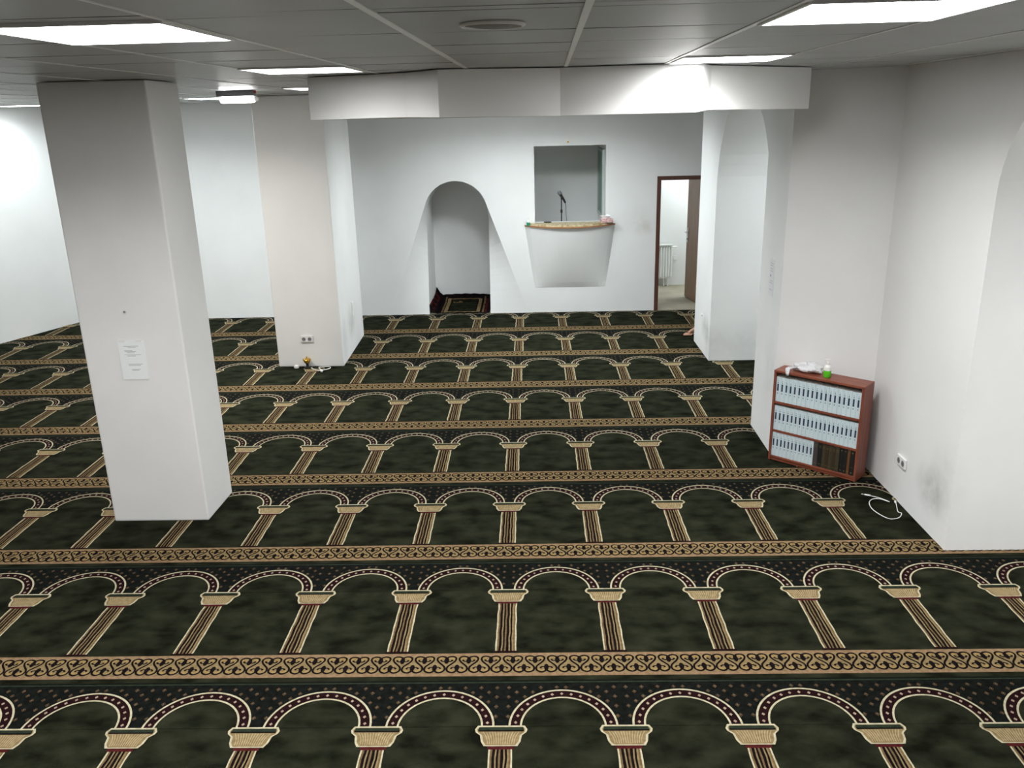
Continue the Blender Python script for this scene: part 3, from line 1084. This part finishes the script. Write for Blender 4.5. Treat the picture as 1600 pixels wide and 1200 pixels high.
double_socket((-2.842, 10.308, 0.368), 0, 'white double wall socket on the farther pillar above the brass ornament')
double_socket((XR, 6.215, 0.345), -PI / 2, 'white double wall socket low on the right wall by the bookcase')
t = thing('wall_switch', (-2.421, 11.12, 0.56), 'white narrow switch plate on the farther pillar\'s right face', 'switch', rz=PI / 2)
mb = MB()
mb.box((-0.04, -0.014, -0.10), (0.04, -0.001, 0.10), 'white_plastic')
mb.build('plate', t, bevel=0.004)
mb = MB()
mb.box((-0.028, -0.02, -0.02), (0.028, -0.014, 0.06), 'white_metal')
mb.build('rocker', t, bevel=0.002)
mb = MB()
mb.lathe([(0.017, 0.0), (0.017, -0.012), (0.01, -0.02)], 'white_plastic', axis='x', seg=14)
o = mb.build('cable_stub', None, smooth=True)
o.location = (XA + 0.018, 10.76, 0.477)
tag(o, 'tiny white cable outlet stub low on the far arcade pier', 'cable outlet')
mb = MB()
mb.lathe([(0.004, 0.0), (0.004, -0.008), (0.008, -0.009), (0.008, -0.012)], 'grey_plastic', axis='y', seg=10)
o = mb.build('wall_nail', None, smooth=True)
o.location = (-2.983, 6.029, 1.697)
tag(o, 'small dark nail in the near pillar above the paper notice', 'nail')


# ------------------------------------------------------------------ notices
def notice(loc, rz, wd, ht, lines, label, tilt=0.0, sheet='paper'):
    t = thing('paper_notice', loc, label, 'notice', rz=rz)
    mb = MB()
    mb.box((-wd / 2, -0.004, -ht / 2), (wd / 2, -0.001, ht / 2), sheet)
    for x0, x1, z0, z1 in lines:
        mb.box((x0 * wd, -0.0046, z0 * ht), (x1 * wd, -0.0039, z1 * ht), 'ink')
    s = mb.build('sheet', t)
    s.rotation_euler = (0, tilt, 0)
    for x, z in ((-wd * 0.34, ht * 0.49), (wd * 0.3, ht * 0.49)):
        mb = MB()
        mb.box((x - 0.022, -0.0055, z - 0.008), (x + 0.022, -0.001, z + 0.01), 'white_plastic')
        mb.build('tape', t)
    return t


ls = []
for z, x0, x1 in ((0.355, -0.30, 0.27), (0.325, -0.14, 0.17), (0.245, -0.30, 0.02), (0.215, -0.28, 0.15), (0.19, -0.2, 0.1), (0.135, -0.3, 0.33), (0.108, -0.2, 0.12),
                  (-0.105, -0.22, 0.34), (-0.135, -0.2, 0.26), (-0.24, -0.12, 0.22), (-0.265, -0.1, 0.16)):
    ls.append((x0, x1, z, z + 0.008))
notice((-2.976, 6.029, 1.328), 0, 0.195, 0.30, ls, 'white paper notice in a clear sleeve taped to the near pillar')
ls2 = [(-0.3, 0.3, z, z + 0.008) for z in (0.36, 0.3, 0.22, 0.16, -0.1, -0.16, -0.34)] + [(-0.25, -0.1, 0.0, 0.06)]
notice((2.150, 7.60, 1.56), -PI / 2, 0.15, 0.34, ls2, 'grey-white paper notice on the left face of the bookcase pier', sheet='paper_grey')

# ------------------------------------------------------------------ fluorescent tube lamp hung by the farther pillar
t = thing('tube_lamp', (-2.78, 8.5, 3.19), 'grey emergency tube lamp glowing under the ceiling before the farther pillar', 'lamp')
mb = MB()
mb.box((-0.19, -0.045, 0.035), (0.165, 0.045, 0.088), 'grey_plastic')
mb.build('housing', t, bevel=0.006)
mb = MB()
mb.tube([(-0.17, 0, 0.005), (-0.16, 0, 0.005), (-0.145, 0, 0.005), (0.145, 0, 0.005), (0.16, 0, 0.005)], [0.01, 0.025, 0.03, 0.03, 0.025], 'tube', 14)
mb.build('tube', t, smooth=True)
mb = MB()
mb.lathe([(0.022, 0.16), (0.024, 0.19), (0.012, 0.2)], 'white_plastic', c=(0, 0, 0.01), axis='x', seg=12)
mb.build('end_cap', t, smooth=True)
mb = MB()
mb.box((0.165, -0.012, 0.06), (0.18, 0.012, 0.085), 'red')
mb.build('cable_gland', t)

# ------------------------------------------------------------------ things at the foot of the farther pillar
t = thing('brass_ornament', (-2.85, 10.235, 0.008), 'small crown-shaped brass ornament on a black base at the farther pillar\'s foot', 'ornament')
mb = MB()
mb.lathe([(0.04, 0.0), (0.042, 0.012), (0.02, 0.02), (0.016, 0.045), (0.024, 0.06)], 'black', seg=20)
mb.build('base', t, smooth=True)
mb = MB()
mb.lathe([(0.022, 0.06), (0.036, 0.072), (0.044, 0.095), (0.040, 0.108), (0.030, 0.115), (0.012, 0.122), (0.008, 0.135), (0.012, 0.143), (0.003, 0.152)], 'brass', seg=20)
for k in range(6):
    a = 2 * PI * k / 6
    mb.lathe([(0.008, 0.095), (0.012, 0.105), (0.008, 0.116), (0.002, 0.124)], 'brass', c=(0.042 * math.cos(a), 0.042 * math.sin(a), 0), seg=8)
mb.build('bowl', t, smooth=True)
mb = MB()
mb.lathe([(0.03, 0.0), (0.034, 0.012), (0.03, 0.03), (0.015, 0.036)], 'white_plastic', seg=18)
o = mb.build('white_dish', None, smooth=True)
o.location = (-2.99, 10.235, 0.008)
tag(o, 'small round white plastic dish at the farther pillar\'s foot, left of the brass ornament', 'dish')


def cspline(pts, n=6):
    out = []
    for i in range(len(pts) - 1):
        p0, p1, p2, p3 = pts[max(i - 1, 0)], pts[i], pts[i + 1], pts[min(i + 2, len(pts) - 1)]
        for k in range(n):
            t_ = k / n
            out.append(tuple(0.5 * (2 * p1[j] + (p2[j] - p0[j]) * t_ + (2 * p0[j] - 5 * p1[j] + 4 * p2[j] - p3[j]) * t_ ** 2 + (3 * p1[j] - p0[j] - 3 * p2[j] + p3[j]) * t_ ** 3)
                             for j in range(3)))
    out.append(pts[-1])
    return out


def cable(name, pts, r, label, plugs):
    t = thing(name, (pts[0][0], pts[0][1], 0), label, 'cable')
    o0 = Vector((pts[0][0], pts[0][1], 0))
    mb = MB()
    mb.tube([tuple(Vector(p) - o0) for p in cspline(pts)], r, 'white_plastic', 8)
    mb.build('cord', t, smooth=True)
    for a, b, rr, mt in plugs:
        mb = MB()
        a, b = Vector(a) - o0, Vector(b) - o0
        mb.tube([tuple(a), tuple(a.lerp(b, 0.15)), tuple(a.lerp(b, 0.85)), tuple(b)], [rr * 0.6, rr, rr, rr * 0.6], mt, 10)
        mb.build('plug', t, smooth=True)


zc0 = 0.0115
cable('charger_cable', [(2.70, 6.305, zc0), (2.755, 6.265, zc0), (2.80, 6.185, zc0 + .004), (2.745, 6.235, zc0 + .006), (2.69, 6.245, zc0), (2.64, 6.18, zc0), (2.622, 6.075, zc0), (2.645, 5.97, zc0), (2.69, 5.90, zc0),
                        (2.765, 5.917, zc0), (2.815, 5.99, zc0), (2.80, 6.02, zc0), (2.832, 6.13, zc0 + .004), (2.842, 6.17, zc0 + .006)], 0.0032,
      'thin white charging cable looped on the carpet by the right wall',
      [((2.655, 6.328, zc0 + .002), (2.70, 6.305, zc0 + .002), 0.0065, 'white_plastic'), ((2.635, 6.338, zc0 + .001), (2.655, 6.328, zc0 + .001), 0.006, 'steel'),
       ((2.842, 6.17, zc0 + .004), (2.848, 6.195, zc0 + .004), 0.008, 'white_plastic')])
cable('power_cable', [(-2.80, 10.22, zc0), (-2.76, 10.16, zc0), (-2.68, 10.10, zc0), (-2.60, 10.13, zc0), (-2.555, 10.19, zc0), (-2.575, 10.25, zc0), (-2.64, 10.262, zc0), (-2.70, 10.22, zc0),
                      (-2.66, 10.12, zc0 + .006), (-2.645, 10.075, zc0 + .004)], 0.005, 'white power cable lying looped on the carpet at the farther pillar\'s foot',
      [((-2.645, 10.08, zc0 + .008), (-2.62, 10.03, zc0 + .008), 0.016, 'white_plastic')])

# ------------------------------------------------------------------ bookcase with books
BA = math.radians(-42.0)
BW, BD, BH, TH = 0.785, 0.205, 0.835, 0.02
FL = Vector((2.088, 7.105, 0))
bc = thing('bookcase', (FL.x, FL.y, 0.007), 'low cherry-brown bookcase with three shelves of books standing askew in the corner', 'bookcase', rz=BA)


def part(name, a, b, mat, parent=bc, bevel=0.002):
    mb = MB()
    mb.box(a, b, mat)
    return mb.build(name, parent, bevel=bevel)


part('side_panel', (0, 0, 0), (TH, BD, BH - TH), 'cherry_v')
part('side_panel', (BW - TH, 0, 0), (BW, BD, BH - TH), 'cherry_v')
part('top_board', (0, -0.003, BH - TH), (BW, BD, BH), 'cherry_h')
SH = [0.045, 0.290, 0.553]
for z in SH:
    part('shelf', (TH, 0.004, z - TH), (BW - TH, BD - 0.006, z), 'cherry_h')
part('plinth', (TH, 0.012, 0.0), (BW - TH, 0.03, SH[0] - TH), 'cherry_h')
part('back_panel', (TH, BD - 0.005, 0.025), (BW - TH, BD, BH - TH), 'cherry_v')

M['bk_cover'] = principled('pale_blue_book_cover', (0.62, 0.73, 0.77), 0.4)
M['bk_band'] = principled('bluer_book_shade', (0.47, 0.63, 0.71), 0.4)
M['bk_title'] = principled('navy_title_block', (0.015, 0.03, 0.07), 0.5)
M['bk_print'] = principled('grey_blue_print', (0.17, 0.24, 0.30), 0.5)
M['bk_page'] = principled('book_pages', (0.7, 0.68, 0.6), 0.8)
DARK = {'bk_grey': (0.055, 0.05, 0.05), 'bk_blk': (0.012, 0.012, 0.012), 'bk_brn': (0.04, 0.026, 0.014), 'bk_ora': (0.14, 0.06, 0.02), 'bk_olive': (0.05, 0.043, 0.022)}
for k, v in DARK.items():
    M[k] = principled('dark_book_' + k[3:], v, 0.45)
M['bk_gilt'] = principled('worn_gilt', (0.16, 0.12, 0.05), 0.5)


def book_mesh(th, ht, dp, cover, pale=True, dots=False):
    mb = MB()
    c = 0.0022
    mb.box((0, 0, 0), (c, dp, ht), cover)
    mb.box((th - c, 0, 0), (th, dp, ht), cover)
    # gently rounded spine
    n = 5
    for k in range(n):
        x0, x1 = th * k / n, th * (k + 1) / n
        y0, y1 = -0.004 * math.sin(PI * k / n), -0.004 * math.sin(PI * (k + 1) / n)
        mb.poly([(x0, y0, 0), (x1, y1, 0), (x1, y1, ht), (x0, y0, ht)], cover)
        mb.poly([(x0, y0, ht), (x1, y1, ht), (x1, 0.003, ht), (x0, 0.003, ht)], cover)
    mb.box((c, 0.002, 0.004), (th - c, dp - 0.004, ht - 0.004), 'bk_page')
    if pale:
        m0, m1 = th * 0.30, th * 0.66
        mb.box((m0, -0.0049, ht * 0.43), (m1, -0.003, ht * 0.72), 'bk_title')
        mb.box((th * 0.36, -0.0048, ht * 0.76), (th * 0.60, -0.003, ht * 0.80), 'bk_print')
        mb.box((th * 0.40, -0.0049, ht * 0.84), (th * 0.56, -0.003, ht * 0.86), 'bk_print')
        mb.box((th * 0.36, -0.0049, ht * 0.32), (th * 0.60, -0.003, ht * 0.36), 'bk_print')
        mb.box((th * 0.02, -0.0012, 0), (th * 0.12, -0.0002, ht), 'bk_band')
    elif dots:
        for z in (0.1, 0.88):
            mb.lathe([(th * 0.17, -0.0052), (th * 0.17, -0.003)], 'bk_gilt', c=(th / 2, 0, ht * z), axis='y', seg=10)
        mb.box((th * 0.3, -0.0048, ht * 0.3), (th * 0.7, -0.003, ht * 0.31), 'bk_gilt')
    else:
        for z in (0.12, 0.8, 0.86):
            mb.box((th * 0.2, -0.0046, ht * z), (th * 0.8, -0.003, ht * z + 0.003), 'bk_gilt')
    return mb


ORD = ['first', 'second', 'third', 'fourth', 'fifth', 'sixth', 'seventh', 'eighth', 'ninth', 'tenth', 'eleventh', 'twelfth', 'thirteenth', 'fourteenth', 'fifteenth', 'sixteenth',
       'seventeenth', 'eighteenth', 'nineteenth', 'twentieth']
RB = Matrix.Rotation(BA, 3, 'Z')
INW = BW - 2 * TH - 0.004
BHT = 0.222
protos = {}


def place_book(key, maker, x, z, label, group, dy=0.0):
    if key in protos:
        o = protos[key].copy()
        COL.objects.link(o)
    else:
        o = maker().build('book')
        protos[key] = o
    p = FL + RB @ Vector((x, 0.012 + dy, 0))
    o.location = (p.x, p.y, 0.007 + z + 0.0006)
    o.rotation_euler = (0, 0, BA)
    tag(o, label, 'book', group)


for row, (n, z) in {'top': (19, SH[2]), 'middle': (20, SH[1])}.items():
    th = INW / n
    for k in range(n):
        place_book(('pale', n), lambda: book_mesh(th - 0.0008, BHT, 0.155, 'bk_cover'), TH + 0.002 + k * th, z,
                   'pale blue book with navy title block, %s from the left on the bookcase\'s %s shelf' % (ORD[k], row),
                   'pale blue volumes on the %s shelf' % row, rnd.uniform(0, 0.003))
th = 0.0345
for k in range(11):
    place_book(('pale', 11), lambda: book_mesh(th - 0.0008, BHT, 0.155, 'bk_cover'), TH + 0.002 + k * th, SH[0],
               'pale blue book with navy title block, %s from the left on the bookcase\'s bottom shelf' % ORD[k], 'pale blue volumes on the bottom shelf', rnd.uniform(0, 0.003))
x = TH + 0.002 + 11 * th + 0.001
dark = [('bk_grey', 0), ('bk_blk', 0), ('bk_olive', 0), ('bk_brn', 0), ('bk_olive', 0), ('bk_brn', 0), ('bk_olive', 0), ('bk_blk', 1), ('bk_blk', 1), ('bk_ora', 0), ('bk_blk', 1)]
rest = (BW - TH - 0.003 - x)
names = {'bk_grey': 'dark grey', 'bk_blk': 'black', 'bk_olive': 'dark olive', 'bk_brn': 'dark brown', 'bk_ora': 'orange-brown'}
wts = [1.2, 1.1, 0.9, 0.9, 0.9, 0.9, 1.0, 1.0, 1.0, 0.7, 1.3]
tot = sum(wts)
hts = [0.225, 0.222, 0.22, 0.22, 0.218, 0.218, 0.222, 0.226, 0.226, 0.225, 0.227]
for k, (c, d) in enumerate(dark):
    tw = rest * wts[k] / tot
    lab = '%s bound book%s, %s after the bottom shelf\'s pale blue row' % (names[c], ' with pale spine spots' if d else '', ORD[k])
    place_book(('dark', k), lambda: book_mesh(tw - 0.001, hts[k], 0.15, c, pale=False, dots=bool(d)), x, SH[0], lab, 'dark bound books on the bottom shelf', rnd.uniform(0, 0.006))
    x += tw

# plastic bag on the bookcase
BT = 0.007 + BH + 0.0008


def blob(rx, ry, rz, cx, cy, cz, mat, seed, amp=0.2, nu=24, nv=12, mb=None, zmin=0.0):
    mb = mb or MB()
    R = random.Random(seed)
    ph = [(R.uniform(1, 6), R.uniform(0, 6), R.uniform(1, 5), R.uniform(0, 6)) for _ in range(6)]
    g_ = []
    for j in range(nv + 1):
        t_ = PI * j / nv
        row = []
        for i in range(nu):
            a = 2 * PI * i / nu
            d = 1 + amp * sum(math.sin(p[0].__round__() * a + p[1]) * math.sin(p[2] * t_ + p[3]) for p in ph) / 3
            row.append((cx + rx * d * math.sin(t_) * math.cos(a), cy + ry * d * math.sin(t_) * math.sin(a), max(zmin, cz + rz * d * math.cos(t_))))
        g_.append(row)
    for j in range(nv):
        for i in range(nu):
            i2 = (i + 1) % nu
            mb.poly([g_[j + 1][i], g_[j + 1][i2], g_[j][i2], g_[j][i]], mat)
    return mb


p = FL + RB @ Vector((0.20, 0.115, 0))
t = thing('plastic_bag', (p.x, p.y, BT), 'crumpled milky plastic bag lying on top of the bookcase', 'bag', rz=BA)
blob(0.13, 0.075, 0.042, 0.04, 0.01, 0.034, 'bag', 3, 0.3).build('body', t, smooth=True, angle=180)
mb = MB()
pts = [(-0.04, -0.02, 0.03), (-0.075, -0.06, 0.03), (-0.085, -0.10, 0.024), (-0.075, -0.126, 0.004), (-0.07, -0.130, -0.028)]
wid = [0.03, 0.028, 0.024, 0.02, 0.012]
L0, L1 = [], []
for q, wv in zip(pts, wid):
    L0.append((q[0] - wv, q[1] + wv * 0.3, q[2]))
    L1.append((q[0] + wv, q[1] - wv * 0.3, q[2] + 0.004))
for k in range(len(pts) - 1):
    mb.poly([L0[k], L1[k], L1[k + 1], L0[k + 1]], 'bag')
o = mb.build('handle', t, smooth=True)
o.modifiers.new('solid', 'SOLIDIFY').thickness = 0.003
# sanitizer bottle on the bookcase
p = FL + RB @ Vector((0.435, 0.075, 0))
b = pump_bottle((p.x, p.y, BT), 'bottle_green', 'small clear pump bottle with bright green liquid on top of the bookcase', 1.0)


# ------------------------------------------------------------------ person sitting behind the far pier, one bare foot in view
def skin_body(name, nodes, edges, mat, parent, root=0, sub=2):
    me = bpy.data.meshes.new(name)
    me.from_pydata([n_[0] for n_ in nodes], edges, [])
    me.materials.append(M[mat])
    o = bpy.data.objects.new(name, me)
    COL.objects.link(o)
    o.parent = parent
    sk = o.modifiers.new('skin', 'SKIN')
    sk.use_smooth_shade = True
    for i, n_ in enumerate(nodes):
        r_ = n_[1]
        me.skin_vertices[0].data[i].radius = r_ if isinstance(r_, tuple) else (r_, r_)
        me.skin_vertices[0].data[i].use_root = (i == root)
    o.modifiers.new('sub', 'SUBSURF').levels = sub
    o.modifiers['sub'].render_levels = sub
    return o


# local frame: facing -x (towards the middle of the hall), origin under the pelvis
per = thing('person', (2.93, 11.66, 0.008), 'person sitting on the carpet behind the far arcade pier, one bare foot showing', 'person')
N = [((0, 0, 0.12), 0.13), ((0.06, 0, 0.30), 0.12), ((0.05, 0, 0.46), 0.13), ((0.0, 0, 0.60), 0.07), ((-0.02, 0, 0.67), 0.05), ((-0.04, 0, 0.76), 0.085), ((-0.05, 0, 0.85), 0.075)]
E_ = [(0, 1), (1, 2), (2, 3), (3, 4), (4, 5), (5, 6)]


def limb(start, pts):
    prev = start
    for p_, r_ in pts:
        N.append((p_, r_))
        E_.append((prev, len(N) - 1))
        prev = len(N) - 1
    return prev


# left leg (nearer the camera), knee raised, foot flat and pointing to the left
limb(0, [((-0.06, -0.10, 0.12), 0.085), ((-0.30, -0.11, 0.36), 0.068), ((-0.42, -0.10, 0.46), 0.055), ((-0.55, -0.06, 0.26), 0.05)])
ank_l = limb(len(N) - 1, [((-0.62, -0.03, 0.085), 0.036), ((-0.645, -0.025, 0.055), 0.04), ((-0.715, -0.085, 0.042), (0.038, 0.032)), ((-0.772, -0.143, 0.03), (0.044, 0.022))])
limb(0, [((-0.06, 0.10, 0.12), 0.085), ((-0.22, 0.13, 0.34), 0.068), ((-0.30, 0.13, 0.44), 0.055), ((-0.26, 0.12, 0.24), 0.05), ((-0.25, 0.12, 0.075), 0.034), ((-0.29, 0.12, 0.045), 0.036),
         ((-0.38, 0.12, 0.036), (0.036, 0.026)), ((-0.45, 0.12, 0.026), (0.042, 0.02))])
# arms round the knees
limb(2, [((0.03, -0.17, 0.50), 0.055), ((-0.12, -0.22, 0.38), 0.043), ((-0.22, -0.20, 0.32), 0.038), ((-0.38, -0.06, 0.36), 0.028), ((-0.43, -0.01, 0.37), (0.032, 0.02))])
limb(2, [((0.03, 0.17, 0.50), 0.055), ((-0.12, 0.23, 0.38), 0.043), ((-0.20, 0.22, 0.32), 0.038), ((-0.33, 0.10, 0.34), 0.028), ((-0.40, 0.05, 0.36), (0.032, 0.02))])
body = skin_body('body', N, E_, 'skin', per)


def toe_set(bx, by, sgn, parent, yaw=0.0):
    ca, sa = math.cos(yaw), math.sin(yaw)

    def R(x, y, z):
        return (bx + (x - bx) * ca - (y - by) * sa, by + (x - bx) * sa + (y - by) * ca, z)
    for k in range(5):
        rr = [0.0145, 0.0105, 0.0098, 0.0092, 0.0085][k]
        ln = [0.055, 0.054, 0.048, 0.042, 0.036][k]
        yy = by + sgn * (0.032 - 0.0185 * k - (0.004 if k else 0))
        xx = bx + [0.0, 0.002, 0.010, 0.019, 0.030][k]
        nodes = [(R(xx + 0.03, yy, 0.022), rr * 1.05), (R(xx - ln * 0.4, yy, 0.022), rr), (R(xx - ln * 0.75, yy, 0.015), rr * 0.95), (R(xx - ln, yy, 0.011), rr * 0.7)]
        skin_body('toe', nodes, [(0, 1), (1, 2), (2, 3)], 'skin', parent, 0, 2)


toe_set(-0.778, -0.148, 1, body, 0.78)
toe_set(-0.46, 0.12, -1, body)
for sy in (-1, 1):
    ctr = (-0.43, -0.01, 0.37) if sy < 0 else (-0.40, 0.05, 0.36)
    for k in range(4):
        a = Vector(ctr) + Vector((-0.02, 0.02 * -sy, 0.018 - 0.013 * k))
        d = Vector((-0.02, -sy * 0.03, -0.004))
        ln = [0.9, 1.0, 0.95, 0.75][k]
        skin_body('finger', [(tuple(a), 0.009), (tuple(a + d * ln), 0.0085), (tuple(a + d * ln * 1.7 + Vector((0.012, 0, -0.004))), 0.0075),
                             (tuple(a + d * ln * 2.0 + Vector((0.026, 0, -0.008))), 0.006)], [(0, 1), (1, 2), (2, 3)], 'skin', body, 0, 1)
    a = Vector(ctr) + Vector((0.02, 0, 0.018))
    skin_body('thumb', [(tuple(a), 0.0105), (tuple(a + Vector((-0.01, -sy * 0.02, 0.022))), 0.0095), (tuple(a + Vector((-0.022, -sy * 0.035, 0.032))), 0.007)], [(0, 1), (1, 2)], 'skin', body, 0, 1)
# face
mb = MB()
mb.tube([(-0.125, 0, 0.815), (-0.142, 0, 0.79), (-0.146, 0, 0.778), (-0.125, 0, 0.77)], [0.008, 0.012, 0.015, 0.008], 'skin', 10)
mb.build('nose', body, smooth=True)
mb = MB()
mb.tube([(-0.115, -0.03, 0.742), (-0.126, 0, 0.740), (-0.115, 0.03, 0.742)], [0.004, 0.007, 0.004], 'c_red', 8)
mb.build('mouth', body, smooth=True)
for sy in (-1, 1):
    blob(0.010, 0.014, 0.008, -0.118, sy * 0.033, 0.808, 'eye', 1, 0.0, 12, 8, None, -1).build('eye', body, smooth=True, angle=180)
    blob(0.018, 0.008, 0.03, -0.03, sy * 0.088, 0.795, 'skin', 1, 0.05, 12, 8, None, -1).build('ear', body, smooth=True, angle=180)
blob(0.098, 0.09, 0.085, -0.028, 0, 0.855, 'hair', 4, 0.05, 24, 12, None, 0.80).build('hair', body, smooth=True, angle=180)
# clothes
N2 = [((0.0, 0, 0.13), 0.145), ((0.06, 0, 0.30), 0.138), ((0.05, 0, 0.46), 0.145), ((0.02, 0, 0.575), 0.085)]
E2 = [(0, 1), (1, 2), (2, 3)]
for sy in (-1, 1):
    b0 = len(N2)
    N2 += [((0.03, sy * 0.17, 0.50), 0.07), ((-0.12, sy * 0.225, 0.38), 0.058), ((-0.21, sy * 0.21, 0.32), 0.052), ((-0.33, sy * 0.10, 0.345), 0.04)]
    E2 += [(2, b0), (b0, b0 + 1), (b0 + 1, b0 + 2), (b0 + 2, b0 + 3)]
skin_body('shirt', N2, E2, 'shirt', body)
N3 = [((0, 0, 0.13), 0.15), ((-0.06, -0.10, 0.125), 0.10), ((-0.30, -0.11, 0.36), 0.085), ((-0.43, -0.10, 0.46), 0.072), ((-0.535, -0.062, 0.28), 0.066), ((-0.595, -0.035, 0.14), 0.055),
      ((-0.06, 0.10, 0.125), 0.10), ((-0.22, 0.13, 0.34), 0.085), ((-0.30, 0.13, 0.44), 0.072), ((-0.26, 0.12, 0.24), 0.066), ((-0.25, 0.12, 0.12), 0.055)]
E3 = [(0, 1), (1, 2), (2, 3), (3, 4), (4, 5), (0, 6), (6, 7), (7, 8), (8, 9), (9, 10)]
skin_body('trousers', N3, E3, 'trouser', body)
